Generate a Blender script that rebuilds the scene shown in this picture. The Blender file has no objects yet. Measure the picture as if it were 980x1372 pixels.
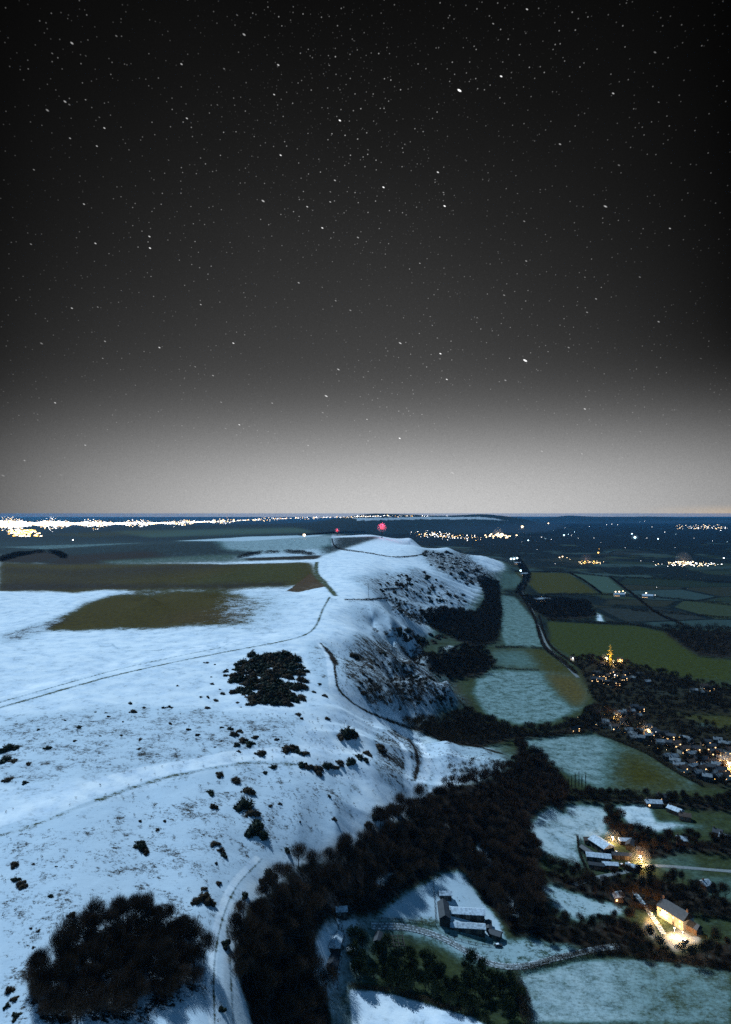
import bpy, math, random
import numpy as np
from math import radians, sin, cos, pi, sqrt, log, exp

random.seed(7)
RNG = np.random.default_rng(7)

# ------------------------------------------------------------------ camera
CAM_Z = 230.0                 # metres above the vale floor
FPX, CX, HY = 914.0, 490.0, 688.0   # focal length, centre and horizon in photograph pixels (980 x 1372)
SC = bpy.context.scene
cam_data = bpy.data.cameras.new('camera')
cam = bpy.data.objects.new('camera', cam_data)
SC.collection.objects.link(cam)
cam.location = (0, 0, CAM_Z)
cam.rotation_euler = (radians(90), 0, 0)
cam_data.sensor_fit = 'VERTICAL'
cam_data.sensor_height = 36.0
cam_data.lens = 36.0 * FPX / 1372.0
cam_data.shift_y = (HY - 686.0) / 1372.0
cam_data.clip_start = 1.0
cam_data.clip_end = 200000.0
SC.camera = cam

# ------------------------------------------------------------------ exposure
SC.view_settings.view_transform = 'Standard'
SC.view_settings.look = 'None'
SC.view_settings.exposure = 0.0
SC.view_settings.gamma = 1.0
SC.view_settings.use_curve_mapping = False
SC.cycles.use_denoising = False
SC.cycles.max_bounces = 5
SC.cycles.diffuse_bounces = 2
SC.cycles.volume_bounces = 0
SC.cycles.transparent_max_bounces = 8
SC.cycles.sample_clamp_indirect = 0.8

# ------------------------------------------------------------------ moon (the one sun lamp)
MOON_EL, MOON_AZ = 49.0, -35.0      # elevation; azimuth from +Y (the view direction), negative = to the left
ml = bpy.data.lights.new('moon', 'SUN')
ml.energy = 4.1
ml.angle = radians(0.6)
ml.color = (0.60, 0.82, 1.0)
moon = bpy.data.objects.new('moon', ml)
SC.collection.objects.link(moon)
moon.rotation_euler = (radians(90 - MOON_EL), 0, radians(180 - MOON_AZ - 360) )
from mathutils import Vector
_d = Vector((sin(radians(MOON_AZ)) * cos(radians(MOON_EL)), cos(radians(MOON_AZ)) * cos(radians(MOON_EL)), sin(radians(MOON_EL))))
moon.rotation_euler = _d.to_track_quat('Z', 'Y').to_euler()

# ------------------------------------------------------------------ node helpers
class NT:
    def __init__(self, tree):
        self.t = tree
    def n(self, typ, **kw):
        nd = self.t.nodes.new(typ)
        for k, v in kw.items():
            setattr(nd, k, v)
        return nd
    def link(self, a, b):
        self.t.links.new(a, b)
    def put(self, sock, v):
        if isinstance(v, (int, float, tuple, list)):
            if isinstance(v, (tuple, list)) and len(v) == 3 and sock.type == 'RGBA':
                v = (*v, 1)
            sock.default_value = v
        else:
            self.link(v, sock)
    def m(self, op, a, b=None, c=None, clamp=False):
        nd = self.n('ShaderNodeMath', operation=op, use_clamp=clamp)
        self.put(nd.inputs[0], a)
        if b is not None: self.put(nd.inputs[1], b)
        if c is not None: self.put(nd.inputs[2], c)
        return nd.outputs[0]
    def mix(self, f, a, b, blend='MIX'):
        nd = self.n('ShaderNodeMix', data_type='RGBA', blend_type=blend)
        self.put(nd.inputs[0], f); self.put(nd.inputs[6], a); self.put(nd.inputs[7], b)
        return nd.outputs[2]
    def ramp(self, v, lo, hi, a=0.0, b=1.0, smooth=True):
        nd = self.n('ShaderNodeMapRange', interpolation_type='SMOOTHSTEP' if smooth else 'LINEAR')
        self.put(nd.inputs[0], v); self.put(nd.inputs[1], lo); self.put(nd.inputs[2], hi)
        self.put(nd.inputs[3], a); self.put(nd.inputs[4], b)
        return nd.outputs[0]
    def noise(self, vec, scale, detail=3.0, rough=0.55, w=0.0):
        nd = self.n('ShaderNodeTexNoise', noise_dimensions='3D')
        if vec is not None: self.link(vec, nd.inputs['Vector'])
        nd.inputs['Scale'].default_value = scale
        nd.inputs['Detail'].default_value = detail
        nd.inputs['Roughness'].default_value = rough
        return nd.outputs[0]
    def mapping(self, vec, scale=(1, 1, 1), rot=(0, 0, 0), loc=(0, 0, 0)):
        nd = self.n('ShaderNodeMapping')
        self.link(vec, nd.inputs[0])
        nd.inputs['Location'].default_value = loc
        nd.inputs['Rotation'].default_value = rot
        nd.inputs['Scale'].default_value = scale
        return nd.outputs[0]

# ------------------------------------------------------------------ night sky
world = bpy.data.worlds.new('World')
SC.world = world
world.use_nodes = True
wt = world.node_tree
wt.nodes.clear()
W = NT(wt)
tc = W.n('ShaderNodeTexCoord')
D = tc.outputs['Generated']
sep = W.n('ShaderNodeSeparateXYZ'); W.link(D, sep.inputs[0])
dx, dy, dz = sep.outputs
hor = W.m('SQRT', W.m('ADD', W.m('MULTIPLY', dx, dx), W.m('MULTIPLY', dy, dy)))
tanel = W.m('DIVIDE', dz, W.m('MAXIMUM', hor, 0.001))
az = W.m('ARCTAN2', dx, dy)                     # radians right of the view direction
az0 = W.m('ABSOLUTE', W.m('SUBTRACT', az, 0.14))
# light-pollution glow over the horizon: strongest a little right of centre
gw = W.m('POWER', W.m('MAXIMUM', W.m('SUBTRACT', 1.0, W.m('MULTIPLY', W.m('MULTIPLY', az0, az0), 1.75)), 0.12), 1.1)
e1 = W.m('EXPONENT', W.m('MULTIPLY', W.m('POWER', W.m('MULTIPLY', W.m('MAXIMUM', tanel, 0.0), 9.0), 2.2), -1.0))
e2 = W.m('EXPONENT', W.m('MULTIPLY', W.m('MAXIMUM', tanel, 0.0), -5.9))
az1 = W.m('ABSOLUTE', W.m('ADD', az, 0.02))
gw2 = W.m('MAXIMUM', W.m('SUBTRACT', 1.0, W.m('MULTIPLY', W.m('MULTIPLY', az1, az1), 3.3)), 0.09)
glow = W.m('ADD', W.m('MULTIPLY', W.m('MULTIPLY', e1, 0.40), gw), W.m('MULTIPLY', W.m('MULTIPLY', e2, 0.175), gw2))
patch = W.noise(W.mapping(D, (2.2, 2.2, 3.0)), 1.4, 3.0, 0.5)
milky = W.ramp(W.m('ABSOLUTE', W.m('ADD', az, W.m('MULTIPLY', tanel, -0.02))), 0.55, 0.0)
airglow = W.m('MULTIPLY', W.m('ADD', 0.0035, W.m('MULTIPLY', W.m('MULTIPLY', milky, W.ramp(tanel, 0.85, 0.1)), 0.006)), W.m('MULTIPLY', W.ramp(patch, 0.2, 0.8, 0.7, 1.3), W.m('MULTIPLY', W.m('ADD', 0.3, W.m('MULTIPLY', gw2, 0.7)), W.ramp(tanel, 0.95, 0.35, 0.6, 1.0))))
grain = W.noise(D, 900.0, 2.0, 0.7)
sky_v = W.m('MULTIPLY', W.m('ADD', glow, airglow), W.ramp(grain, 0.25, 0.75, 0.80, 1.20, smooth=False))
def stars(scale, rad, gain, keep, squash=(1, 1, 1), rot=(0, 0, 0)):
    v = W.n('ShaderNodeTexVoronoi', voronoi_dimensions='3D', feature='F1')
    W.link(W.mapping(W.mapping(D, (1, 1, 1), rot), squash), v.inputs['Vector'])
    v.inputs['Scale'].default_value = scale
    v.inputs['Randomness'].default_value = 1.0
    s = W.ramp(v.outputs['Distance'], rad * scale, rad * scale * 0.25, 0.0, 1.0)
    cs = W.n('ShaderNodeSeparateColor'); W.link(v.outputs['Color'], cs.inputs[0])
    k = W.m('MULTIPLY', W.ramp(cs.outputs[0], 1.0 - keep, 1.0, 0.15, 1.0, smooth=False), W.m('GREATER_THAN', cs.outputs[0], 1.0 - keep))
    return W.m('MULTIPLY', W.m('MULTIPLY', s, k), gain)
st = W.m('ADD', stars(62, 0.0013, 1.8, 0.5, (0.6, 1.0, 1.3), (0, -0.45, 0)),
         W.m('ADD', stars(140, 0.0011, 0.34, 0.95, (1, 1, 1.15), (0.2, 0.4, 0)), stars(27, 0.0019, 2.6, 0.6, (0.5, 1, 1.5), (0, -0.5, 0.1))))
clump = W.ramp(W.noise(W.mapping(D, (1, 1, 1), (0, 0, 0.4)), 5.0, 3.0, 0.6), 0.35, 0.62, 0.25, 1.0)
st = W.m('ADD', st, W.m('MULTIPLY', stars(210, 0.0009, 0.07, 0.95), W.m('MULTIPLY', milky, milky)))
st_m = W.m('MULTIPLY', W.m('MULTIPLY', st, W.m('MULTIPLY', clump, W.m('ADD', 0.3, W.m('MULTIPLY', milky, 0.9)))), W.ramp(tanel, 0.02, 0.13, 0.03, 1.0))
tot = W.m('ADD', sky_v, st_m)
# behind the view the sky is an added blue fill for shaded snow
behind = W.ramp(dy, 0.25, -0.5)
colr = W.n('ShaderNodeCombineColor')
warm = W.m('MULTIPLY', W.ramp(az, 0.36, 0.60), W.ramp(tanel, 0.014, 0.0))
W.put(colr.inputs[0], W.m('MULTIPLY', tot, W.m('ADD', 1.0, W.m('MULTIPLY', warm, 0.9))))
W.put(colr.inputs[1], W.m('MULTIPLY', tot, W.m('ADD', 1.0, W.m('MULTIPLY', warm, 0.45))))
W.put(colr.inputs[2], tot)
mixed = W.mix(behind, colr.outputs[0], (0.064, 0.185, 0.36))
# the moonlit air itself: a trace of the physical sky
nish = W.n('ShaderNodeTexSky', sky_type='NISHITA')
nish.sun_disc = False
nish.sun_elevation = radians(MOON_EL)
nish.sun_rotation = radians(MOON_AZ)
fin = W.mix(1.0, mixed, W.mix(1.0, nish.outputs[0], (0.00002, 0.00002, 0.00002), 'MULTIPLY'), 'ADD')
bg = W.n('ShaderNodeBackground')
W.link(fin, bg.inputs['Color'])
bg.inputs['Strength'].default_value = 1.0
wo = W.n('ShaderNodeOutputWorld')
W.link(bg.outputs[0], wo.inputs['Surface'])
# ------------------------------------------------------------------ terrain: heights from surveyed points
# (photo column, photo row, ground height): the row and the height together fix how far away the point lies
PTS = []
KZ = 0.70                      # the downs rise this share of the first survey's heights
def P(px, *rows):
    for py, z in rows:
        if py >= 700: z = z * KZ
        Y = FPX * (CAM_Z - z) / (py - HY)
        PTS.append(((px - CX) / FPX, log(Y), z))
def Wp(px, *rows):
    for Y, z in rows:
        if Y < 12000: Y, z = Y * (CAM_Z - KZ * z) / (CAM_Z - z), z * KZ
        if px <= 450 and 6000 <= Y <= 12000: Y += 2600
        PTS.append(((px - CX) / FPX, log(Y), z))
for px, dz in ((-200, -2), (0, 0), (100, 0)):
    P(px, (1372, 92 + dz), (1300, 97 + dz), (1200, 104 + dz), (1115, 110 + dz), (1050, 117 + dz), (1000, 121.5 + dz), (950, 127.5 + dz), (900, 133 + dz), (858, 135 + dz))
P(200, (1372, 84), (1300, 89), (1200, 95), (1115, 102), (1050, 109), (1000, 118), (950, 125), (900, 133), (855, 136))
P(300, (1372, 72), (1300, 78), (1200, 84), (1115, 95), (1050, 103), (1000, 113), (950, 120), (900, 131), (860, 139), (835, 143))
P(350, (1372, 48), (1300, 57), (1250, 64), (1200, 71), (1150, 80), (1110, 88), (1050, 97), (1000, 108), (950, 118), (900, 130))
P(400, (1372, 24), (1300, 36), (1250, 47), (1200, 57), (1150, 68), (1110, 79), (1050, 92), (1000, 103), (950, 115), (900, 128), (850, 141), (820, 147))
P(450, (1372, 10), (1300, 20), (1250, 30), (1200, 42), (1150, 56), (1100, 72), (1050, 82), (1000, 95), (950, 109), (900, 125), (870, 134), (840, 143), (810, 149), (796, 151))
P(500, (1372, 6), (1300, 14), (1250, 22), (1200, 32), (1150, 44), (1100, 57), (1050, 72), (1000, 84), (965, 89), (945, 94), (920, 104), (900, 112), (880, 119), (862, 126), (850, 126), (830, 134), (815, 140))
Wp(500, (700, 123))
P(500, (805, 134), (794, 142))
P(525, (1000, 76), (975, 76), (950, 78), (925, 90), (900, 100), (875, 108))
Wp(525, (630, 86))
P(525, (850, 112), (838, 120), (828, 124))
Wp(525, (760, 94))
P(525, (812, 108), (795, 122), (775, 136), (760, 146), (748, 156))
P(550, (1372, 4), (1300, 9), (1250, 15), (1200, 22), (1150, 32), (1100, 42), (1060, 51), (1010, 64), (985, 66))
Wp(550, (560, 44))
P(550, (960, 54), (930, 70), (900, 82), (877, 88))
Wp(550, (720, 55))
P(550, (862, 74), (843, 88))
Wp(550, (900, 48))
P(575, (925, 58), (905, 66), (888, 72))
Wp(575, (780, 34))
P(575, (868, 62), (855, 70))
Wp(575, (960, 26))
P(575, (830, 50), (805, 78), (785, 102), (765, 124), (748, 142))
P(600, (1372, 3), (1300, 6), (1250, 10), (1200, 16), (1150, 25), (1100, 35), (1040, 44), (1010, 51), (992, 48))
Wp(600, (625, 24))
P(600, (962, 22), (945, 34), (925, 46), (906, 52))
Wp(600, (810, 16))
P(600, (880, 24), (864, 36))
Wp(600, (1090, 20))
P(650, (1372, 2), (1300, 4), (1200, 9), (1150, 15), (1100, 23), (1060, 29), (1030, 35), (1010, 34), (990, 18), (960, 4), (920, 2), (890, 8), (870, 12))
P(690, (1372, 1), (1200, 6), (1100, 15), (1050, 21), (1020, 24), (1000, 13), (980, 4), (930, 0), (880, 0), (830, 0))
P(740, (1372, 0), (1200, 3), (1100, 7), (1050, 8), (1000, 3), (950, 0), (900, 0), (850, 0), (800, 0), (770, 0), (750, 0))
for px in (830, 900, 980, 1130, 1250):
    P(px, (1372, 0), (1200, 0), (1050, 0), (950, 0), (880, 0), (820, 0), (780, 0), (750, 0), (735, 2), (720, 2))
# left: lobes and dry valleys of the dip slope
for px, a in ((-200, -4), (0, 0)):
    Wp(px, (600, 126 + a), (660, 124 + a))
    P(px, (812, 134 + a), (796, 140 + a))
    Wp(px, (960, 122 + a), (1050, 122 + a))
    P(px, (765, 132 + a), (756, 138 + a))
    Wp(px, (1750, 124 + a))
    P(px, (742, 134 + a), (734, 138 + a))
    Wp(px, (2500, 110 + a))
    P(px, (723, 112 + a))
    Wp(px, (5000, 60), (8000, 12), (15000, 4), (40000, 0), (70000, 0))
P(100, (830, 131), (808, 138), (799, 141))
Wp(100, (900, 124))
P(100, (785, 128), (770, 136), (762, 140))
Wp(100, (1400, 128))
P(100, (742, 134), (734, 139))
Wp(100, (2500, 112))
P(100, (722, 118), (714, 120))
Wp(100, (6500, 60), (9000, 12), (15000, 4), (40000, 0), (70000, 0))
P(200, (830, 138), (812, 146), (799, 152))
Wp(200, (790, 124), (900, 122))
P(200, (790, 132), (772, 144), (764, 148))
Wp(200, (1350, 128))
P(200, (748, 132), (735, 142), (729, 146))
Wp(200, (2800, 112))
P(200, (715, 122), (706, 136))
Wp(200, (7000, 60), (9500, 12), (15000, 4), (40000, 0), (70000, 0))
P(300, (815, 148), (803, 151), (796, 154))
Wp(300, (790, 128), (860, 124))
P(300, (785, 138), (768, 149), (757, 154))
Wp(300, (1320, 130))
P(300, (748, 134), (733, 148), (724, 152))
Wp(300, (2900, 115))
P(300, (712, 130), (703, 148))
Wp(300, (7500, 60), (10000, 12), (15000, 4), (40000, 0), (70000, 0))
P(400, (805, 150), (797, 152))
Wp(400, (760, 138), (820, 136))
P(400, (785, 143), (765, 153), (753, 158))
Wp(400, (1250, 144))
P(400, (743, 150), (728, 159), (721, 163))
Wp(400, (2800, 135))
P(400, (712, 140), (701, 156))
Wp(400, (7500, 60), (10000, 12), (15000, 4), (40000, 0), (70000, 0))
P(450, (780, 154), (760, 160), (752, 162))
Wp(450, (1150, 154))
P(450, (745, 156), (730, 166), (719, 173))
Wp(450, (2600, 140), (3400, 130))
P(450, (706, 120), (696, 130))
Wp(450, (16000, 5), (40000, 0), (70000, 0))
P(500, (790, 146), (770, 153), (757, 158), (750, 161))
P(500, (744, 160), (730, 170), (717, 178))
Wp(500, (2150, 160), (3000, 120), (4500, 60), (7000, 20))
P(500, (693, 185))
Wp(500, (14000, 5), (40000, 0), (70000, 0))
P(550, (825, 78), (800, 101), (780, 122), (760, 142), (745, 155), (730, 168), (720, 175))
Wp(550, (2300, 120), (3000, 80), (4500, 30), (7000, 10))
P(550, (692, 192))
Wp(550, (14000, 8), (40000, 0), (70000, 0))
P(600, (835, 30), (815, 55), (795, 80), (775, 101), (755, 122), (740, 136), (733, 143))
Wp(600, (2600, 60), (4500, 10), (7000, 5))
P(600, (691.5, 195))
Wp(600, (14000, 15), (40000, 30), (70000, 0))
P(650, (850, 6), (820, 10), (795, 36), (775, 60), (760, 72), (745, 70))
Wp(650, (3200, 15), (5000, 0), (7000, 3))
P(650, (692, 192))
Wp(650, (14000, 15), (40000, 30), (70000, 0))
P(690, (795, 4), (775, 4), (755, 2))
Wp(690, (4500, 0), (7000, 2), (9500, 130), (14000, 15), (40000, 30), (70000, 0))
for px, hz in ((760, 165), (820, 135), (870, 140), (930, 105), (980, 92), (1130, 80), (1250, 60)):
    Wp(px, (9500, 3), (14000, 10), (17000, hz * .35), (20000, hz), (24000, hz * .5), (32000, 30), (60000, 0))
Wp(-200, (120, 84), (60, 78)); Wp(300, (140, 64), (60, 60)); Wp(500, (220, 4), (120, 2), (60, 2)); Wp(980, (200, 0), (60, 0)); Wp(0, (110, 84), (60, 78))
Wp(400, (200, 14), (120, 12)); Wp(1250, (60, 0), (200, 0))

US = 5.0
A = np.array(PTS)
A[:, 0] *= US
def _phi(r2):
    return np.where(r2 > 1e-12, 0.5 * r2 * np.log(np.maximum(r2, 1e-12)), 0.0)
n_ = len(A)
K = _phi((A[:, None, 0] - A[None, :, 0]) ** 2 + (A[:, None, 1] - A[None, :, 1]) ** 2) + np.eye(n_) * 0.0003
Pm = np.hstack([np.ones((n_, 1)), A[:, :2]])
M_ = np.block([[K, Pm], [Pm.T, np.zeros((3, 3))]])
WT = np.linalg.solve(M_, np.concatenate([A[:, 2], np.zeros(3)]))

def _hash(ix, iy, seed):
    h = (ix.astype(np.int64) * 374761393 + iy.astype(np.int64) * 668265263 + seed * 974634777) & 0x7fffffff
    h = ((h ^ (h >> 13)) * 1274126177) & 0x7fffffff
    return ((h ^ (h >> 16)) & 0xffff) / 65535.0
def vnoise(x, y, seed=0):
    x = np.asarray(x, float); y = np.asarray(y, float)
    ix = np.floor(x).astype(np.int64); iy = np.floor(y).astype(np.int64)
    fx = x - ix; fy = y - iy
    fx = fx * fx * (3 - 2 * fx); fy = fy * fy * (3 - 2 * fy)
    a = _hash(ix, iy, seed); b = _hash(ix + 1, iy, seed); c = _hash(ix, iy + 1, seed); d = _hash(ix + 1, iy + 1, seed)
    return (a * (1 - fx) + b * fx) * (1 - fy) + (c * (1 - fx) + d * fx) * fy - 0.5
def fbm(x, y, seed=0, octv=4):
    s = 0; a = 1.0
    for o in range(octv):
        s = s + a * vnoise(x * 2 ** o, y * 2 ** o, seed + o); a *= 0.5
    return s

COMBES = [([(-10, 696), (12, 728), (36, 821), (60, 898), (95, 958), (137, 994), (178, 1017)], 13, 30),
          ([(12, 851), (33, 916), (57, 1023), (79, 1107), (113, 1172), (167, 1214)], 13, 38),
          ([(0, 569), (26, 613), (57, 666), (93, 720), (137, 762), (184, 779)], 9, 25),
          ([(83, 1285), (155, 1535), (238, 1761), (333, 1952)], 15, 75),
          ([(131, 1856), (238, 2202), (381, 2499)], 15, 95)]
def seg_dist(x, Y, pts):
    best = np.full(x.shape, 1e9)
    for (x0, y0), (x1, y1) in zip(pts[:-1], pts[1:]):
        dx_, dy_ = x1 - x0, y1 - y0
        t = np.clip(((x - x0) * dx_ + (Y - y0) * dy_) / (dx_ * dx_ + dy_ * dy_), 0, 1)
        best = np.minimum(best, np.hypot(x - x0 - t * dx_, Y - y0 - t * dy_))
    return best
def height(x, Y):
    x = np.asarray(x, float); Y = np.asarray(Y, float)
    sh = x.shape
    x = x.ravel(); Y = Y.ravel()
    Yc = np.clip(Y, 60.0, 60000.0)
    u = np.clip(x / Yc, -0.72, 0.72) * US
    v = np.log(Yc)
    z = np.empty_like(u)
    for i in range(0, len(u), 20000):
        s = slice(i, i + 20000)
        r2 = (u[s, None] - A[None, :, 0]) ** 2 + (v[s, None] - A[None, :, 1]) ** 2
        z[s] = _phi(r2) @ WT[:n_] + WT[n_] + WT[n_ + 1] * u[s] + WT[n_ + 2] * v[s]
    z = np.maximum(z, -2.0 + 0 * z)
    hill = np.clip((z - 6) / 30, 0, 1)
    near = np.clip(1500 / np.maximum(Y, 1), 0, 1)
    z = z + fbm(x / 55, Y / 55, 11) * (0.4 + 0.9 * hill) * np.clip(near * 2, .4, 1)
    z = z + fbm(x / 9, Y / 9, 31, 3) * (0.10 + 0.22 * hill) * near
    # spurs and gullies running down the scarp
    al = Y - 0.35 * x + 26 * vnoise(x / 70, Y / 70, 61)
    lam = 34 + 26 * np.clip((Y - 500) / 900, 0, 1)
    rid = 1 - np.abs(2 * ((al / lam + 0.5 * vnoise(al / 90, x / 160, 63)) % 1.0) - 1)
    rid2 = 1 - np.abs(2 * ((al / (lam * 0.37) + vnoise(al / 30, x / 60, 67)) % 1.0) - 1)
    band = np.clip((z - 10) / 18, 0, 1) * np.clip((96 - z) / 22, 0, 1) * np.clip((x / np.maximum(Y, 1) + 0.10) / 0.08, 0, 1) * np.clip((Y - 330) / 120, 0, 1) * np.clip((3500 - Y) / 500, 0, 1)
    z = z - band * ((1 - rid ** 1.3) * 5.0 * np.clip(Y / 800, .5, 1.6) + (1 - rid2) * 0.55)
    mk = (Y > 440) & (Y < 3200) & (x > -150) & (x < 800)
    if mk.any():
        xm, ym = x[mk], Y[mk]; wv = 8 * vnoise(xm / 30, ym / 30, 71)
        for pts_, dep_, wid_ in COMBES:
            z[mk] -= dep_ * np.exp(-((seg_dist(xm, ym, pts_) + wv) / wid_) ** 2) * np.clip((z[mk] - 4) / 22, 0, 1)
    farh = np.clip((Y - 2500) / 4000, 0, 1)
    z = z + fbm(x / 900, Y / 900, 51) * 14 * farh * np.clip(z / 20, 0.15, 1)
    return z.reshape(sh)

# polar grid: rows get farther apart with distance, columns fan out
u_in = np.linspace(-0.60, 0.60, 820)
u_out = 0.60 + np.cumsum(np.geomspace(0.004, 0.9, 34))
UG = np.concatenate([-u_out[::-1], u_in, u_out])
_k1 = 1.0 / np.linspace(1 / 165.0, 1 / 4500.0, 620)
_k2 = np.exp(np.linspace(log(165.0), log(4500.0), 560))
VG = np.sort(np.concatenate([np.geomspace(60, 163, 24), _k1, _k2[1:-1], np.geomspace(4520, 46000, 240)]))
VG = VG[np.concatenate([[True], np.diff(VG) / VG[1:] > 0.0004])]
NU, NV = len(UG), len(VG)
GX = UG[None, :] * VG[:, None]
GY = np.repeat(VG[:, None], NU, axis=1)
GZ = height(GX, GY)
GPY = HY + FPX * (CAM_Z - GZ) / GY

def hit(px, py, ymin=0.0):
    """world point on the ground seen at a photograph pixel (first surface met; ymin skips nearer ground)"""
    u = (px - CX) / FPX
    c = np.interp(u, UG, np.arange(NU))
    c0 = int(c); t = c - c0
    col = GPY[:, c0] * (1 - t) + GPY[:, min(c0 + 1, NU - 1)] * t
    ok = (col <= py) & (VG > ymin)
    k = int(np.argmax(ok)) if ok.any() else NV - 1
    if k > 0 and VG[k - 1] > ymin:
        a, b = col[k - 1], col[k]
        f = 0 if a == b else min(max((a - py) / (a - b), 0), 1)
        Y = VG[k - 1] + (VG[k] - VG[k - 1]) * f
    else:
        Y = VG[k]
    return u * Y, Y
def ground(x, Y):
    """height of the built ground mesh at a world point"""
    c = np.interp(x / Y, UG, np.arange(NU)); r = np.interp(Y, VG, np.arange(NV))
    c0 = min(int(c), NU - 2); r0 = min(int(r), NV - 2); a = c - c0; b = r - r0
    return float((GZ[r0, c0] * (1 - a) + GZ[r0, c0 + 1] * a) * (1 - b) + (GZ[r0 + 1, c0] * (1 - a) + GZ[r0 + 1, c0 + 1] * a) * b)

def world_poly(pts, step=12, ymin=0.0):
    out = []
    for i in range(len(pts)):
        (x0, y0), (x1, y1) = pts[i][:2], pts[(i + 1) % len(pts)][:2]
        n = max(1, int(max(abs(x1 - x0), abs(y1 - y0)) / step))
        for k in range(n):
            out.append(hit(x0 + (x1 - x0) * k / n, y0 + (y1 - y0) * k / n, ymin))
    return np.array(out)
def world_line(pts, step=8, ymin=0.0):
    # smooth Catmull-Rom through the given pixels, then down to the ground
    p = [np.array(q[:2], float) for q in pts]
    p = [2 * p[0] - p[1]] + p + [2 * p[-1] - p[-2]]
    out = []
    for i in range(1, len(p) - 2):
        n = max(2, int(np.linalg.norm(p[i + 1] - p[i]) / step))
        for k in range(n):
            t = k / n
            q = 0.5 * ((2 * p[i]) + (-p[i - 1] + p[i + 1]) * t + (2 * p[i - 1] - 5 * p[i] + 4 * p[i + 1] - p[i + 2]) * t * t + (-p[i - 1] + 3 * p[i] - 3 * p[i + 1] + p[i + 2]) * t ** 3)
            out.append(hit(q[0], q[1], ymin))
    out.append(hit(pts[-1][0], pts[-1][1], ymin))
    return np.array(out)
def inside(X, Yv, poly):
    res = np.zeros(X.shape, bool)
    n = len(poly)
    for i in range(n):
        x0, y0 = poly[i]; x1, y1 = poly[(i + 1) % n]
        if y0 == y1: continue
        c = ((y0 > Yv) != (y1 > Yv))
        xi = x0 + (Yv - y0) * (x1 - x0) / (y1 - y0)
        res ^= c & (X < xi)
    return res

# ------------------------------------------------------------------ land cover, painted on the ground by area
LU, LV = GX / GY, np.log(GY)          # bearing and log distance of every ground vertex
base = np.zeros((NV, NU, 3)); snow = np.zeros((NV, NU)); rough = np.zeros((NV, NU)); patchw = np.zeros((NV, NU))
COL = dict(scarpgrass=(0.040, 0.033, 0.026), snowgrass=(0.060, 0.070, 0.035), brown=(0.050, 0.036, 0.004), olive=(0.044, 0.041, 0.007), green=(0.036, 0.044, 0.009),
           vale=(0.032, 0.042, 0.016), litter_and_shade=(0.020, 0.014, 0.010), earth=(0.075, 0.040, 0.020), chalk=(0.30, 0.30, 0.29), tealgrass=(0.045, 0.075, 0.055),
           far=(0.010, 0.019, 0.020), farbrown=(0.040, 0.038, 0.030))
lo = np.clip((26 - GZ) / 18, 0, 1)
valez = np.clip((LU + 0.10) / 0.12, 0, 1) * np.clip((26 - GZ) / 18, 0, 1)
hillm = 1 - valez
base[:] = np.array(COL['snowgrass'])
base += (np.array(COL['vale']) - base) * valez[..., None]
snow[:] = 0.88 * hillm + 0.10 * valez
rough[:] = 0.35 * hillm
farleft = np.clip((GY - 1750) / 700, 0, 1) * np.clip((-0.03 - LU) / 0.08, 0, 1)
snow -= farleft * 0.62
base += (np.array(COL['far']) - base) * farleft[..., None]
f2 = np.clip((GY - 3500) / 1300, 0, 1)
snow *= 1 - f2
base += (np.array(COL['far']) - base) * f2[..., None]
patchw = valez * np.clip((GY - 1000) / 400, 0, 1)

def box_blur(a, n):
    for _ in range(2):
        for ax in (0, 1):
            c = np.cumsum(np.pad(a, [(n + 1, n) if k == ax else (0, 0) for k in (0, 1)], mode='edge'), axis=ax)
            if ax == 0: a = (c[2 * n + 1:] - c[:-2 * n - 1]) / (2 * n + 1)
            else: a = (c[:, 2 * n + 1:] - c[:, :-2 * n - 1]) / (2 * n + 1)
    return a
def area_mask(pts, soft=0, ymin=0.0, wob=0.0, ymax=1e9, step=12):
    poly = world_poly(pts, step, ymin)
    pu = poly[:, 0] / poly[:, 1]; pv = np.log(poly[:, 1])
    q = np.stack([pu, pv], 1)
    mu, mv = 0.02 + soft * 0.004, 0.02 + soft * 0.01
    c0, c1 = np.searchsorted(UG, pu.min() - mu), np.searchsorted(UG, pu.max() + mu)
    r0, r1 = np.searchsorted(VG, exp(pv.min() - mv)), np.searchsorted(VG, exp(pv.max() + mv))
    sl = (slice(r0, max(r1, r0 + 2)), slice(c0, max(c1, c0 + 2)))
    lu, lv = LU[sl].copy(), LV[sl].copy()
    if wob:
        gx, gy = GX[sl], GY[sl]
        s = 14 + GY[sl].mean() * 0.01
        lu += fbm(gx / s, gy / s, 77) * wob * 0.002; lv += fbm(gx / s, gy / s, 97) * wob * 0.004
    m = inside(lu, lv, q).astype(float)
    if soft: m = box_blur(m, soft)
    return sl, m
def area(pts, col=None, sn=None, rg=None, soft=0, ymin=0.0, wob=1.0, pw=None, amt=1.0):
    sl, m = area_mask(pts, soft, ymin, wob)
    m = m * amt
    if col is not None:
        c = np.array(COL[col] if isinstance(col, str) else col)
        base[sl] += (c - base[sl]) * m[..., None]
    if sn is not None: snow[sl] += (sn - snow[sl]) * m
    if rg is not None: rough[sl] += (rg - rough[sl]) * m
    if pw is not None: patchw[sl] += (pw - patchw[sl]) * m
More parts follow.
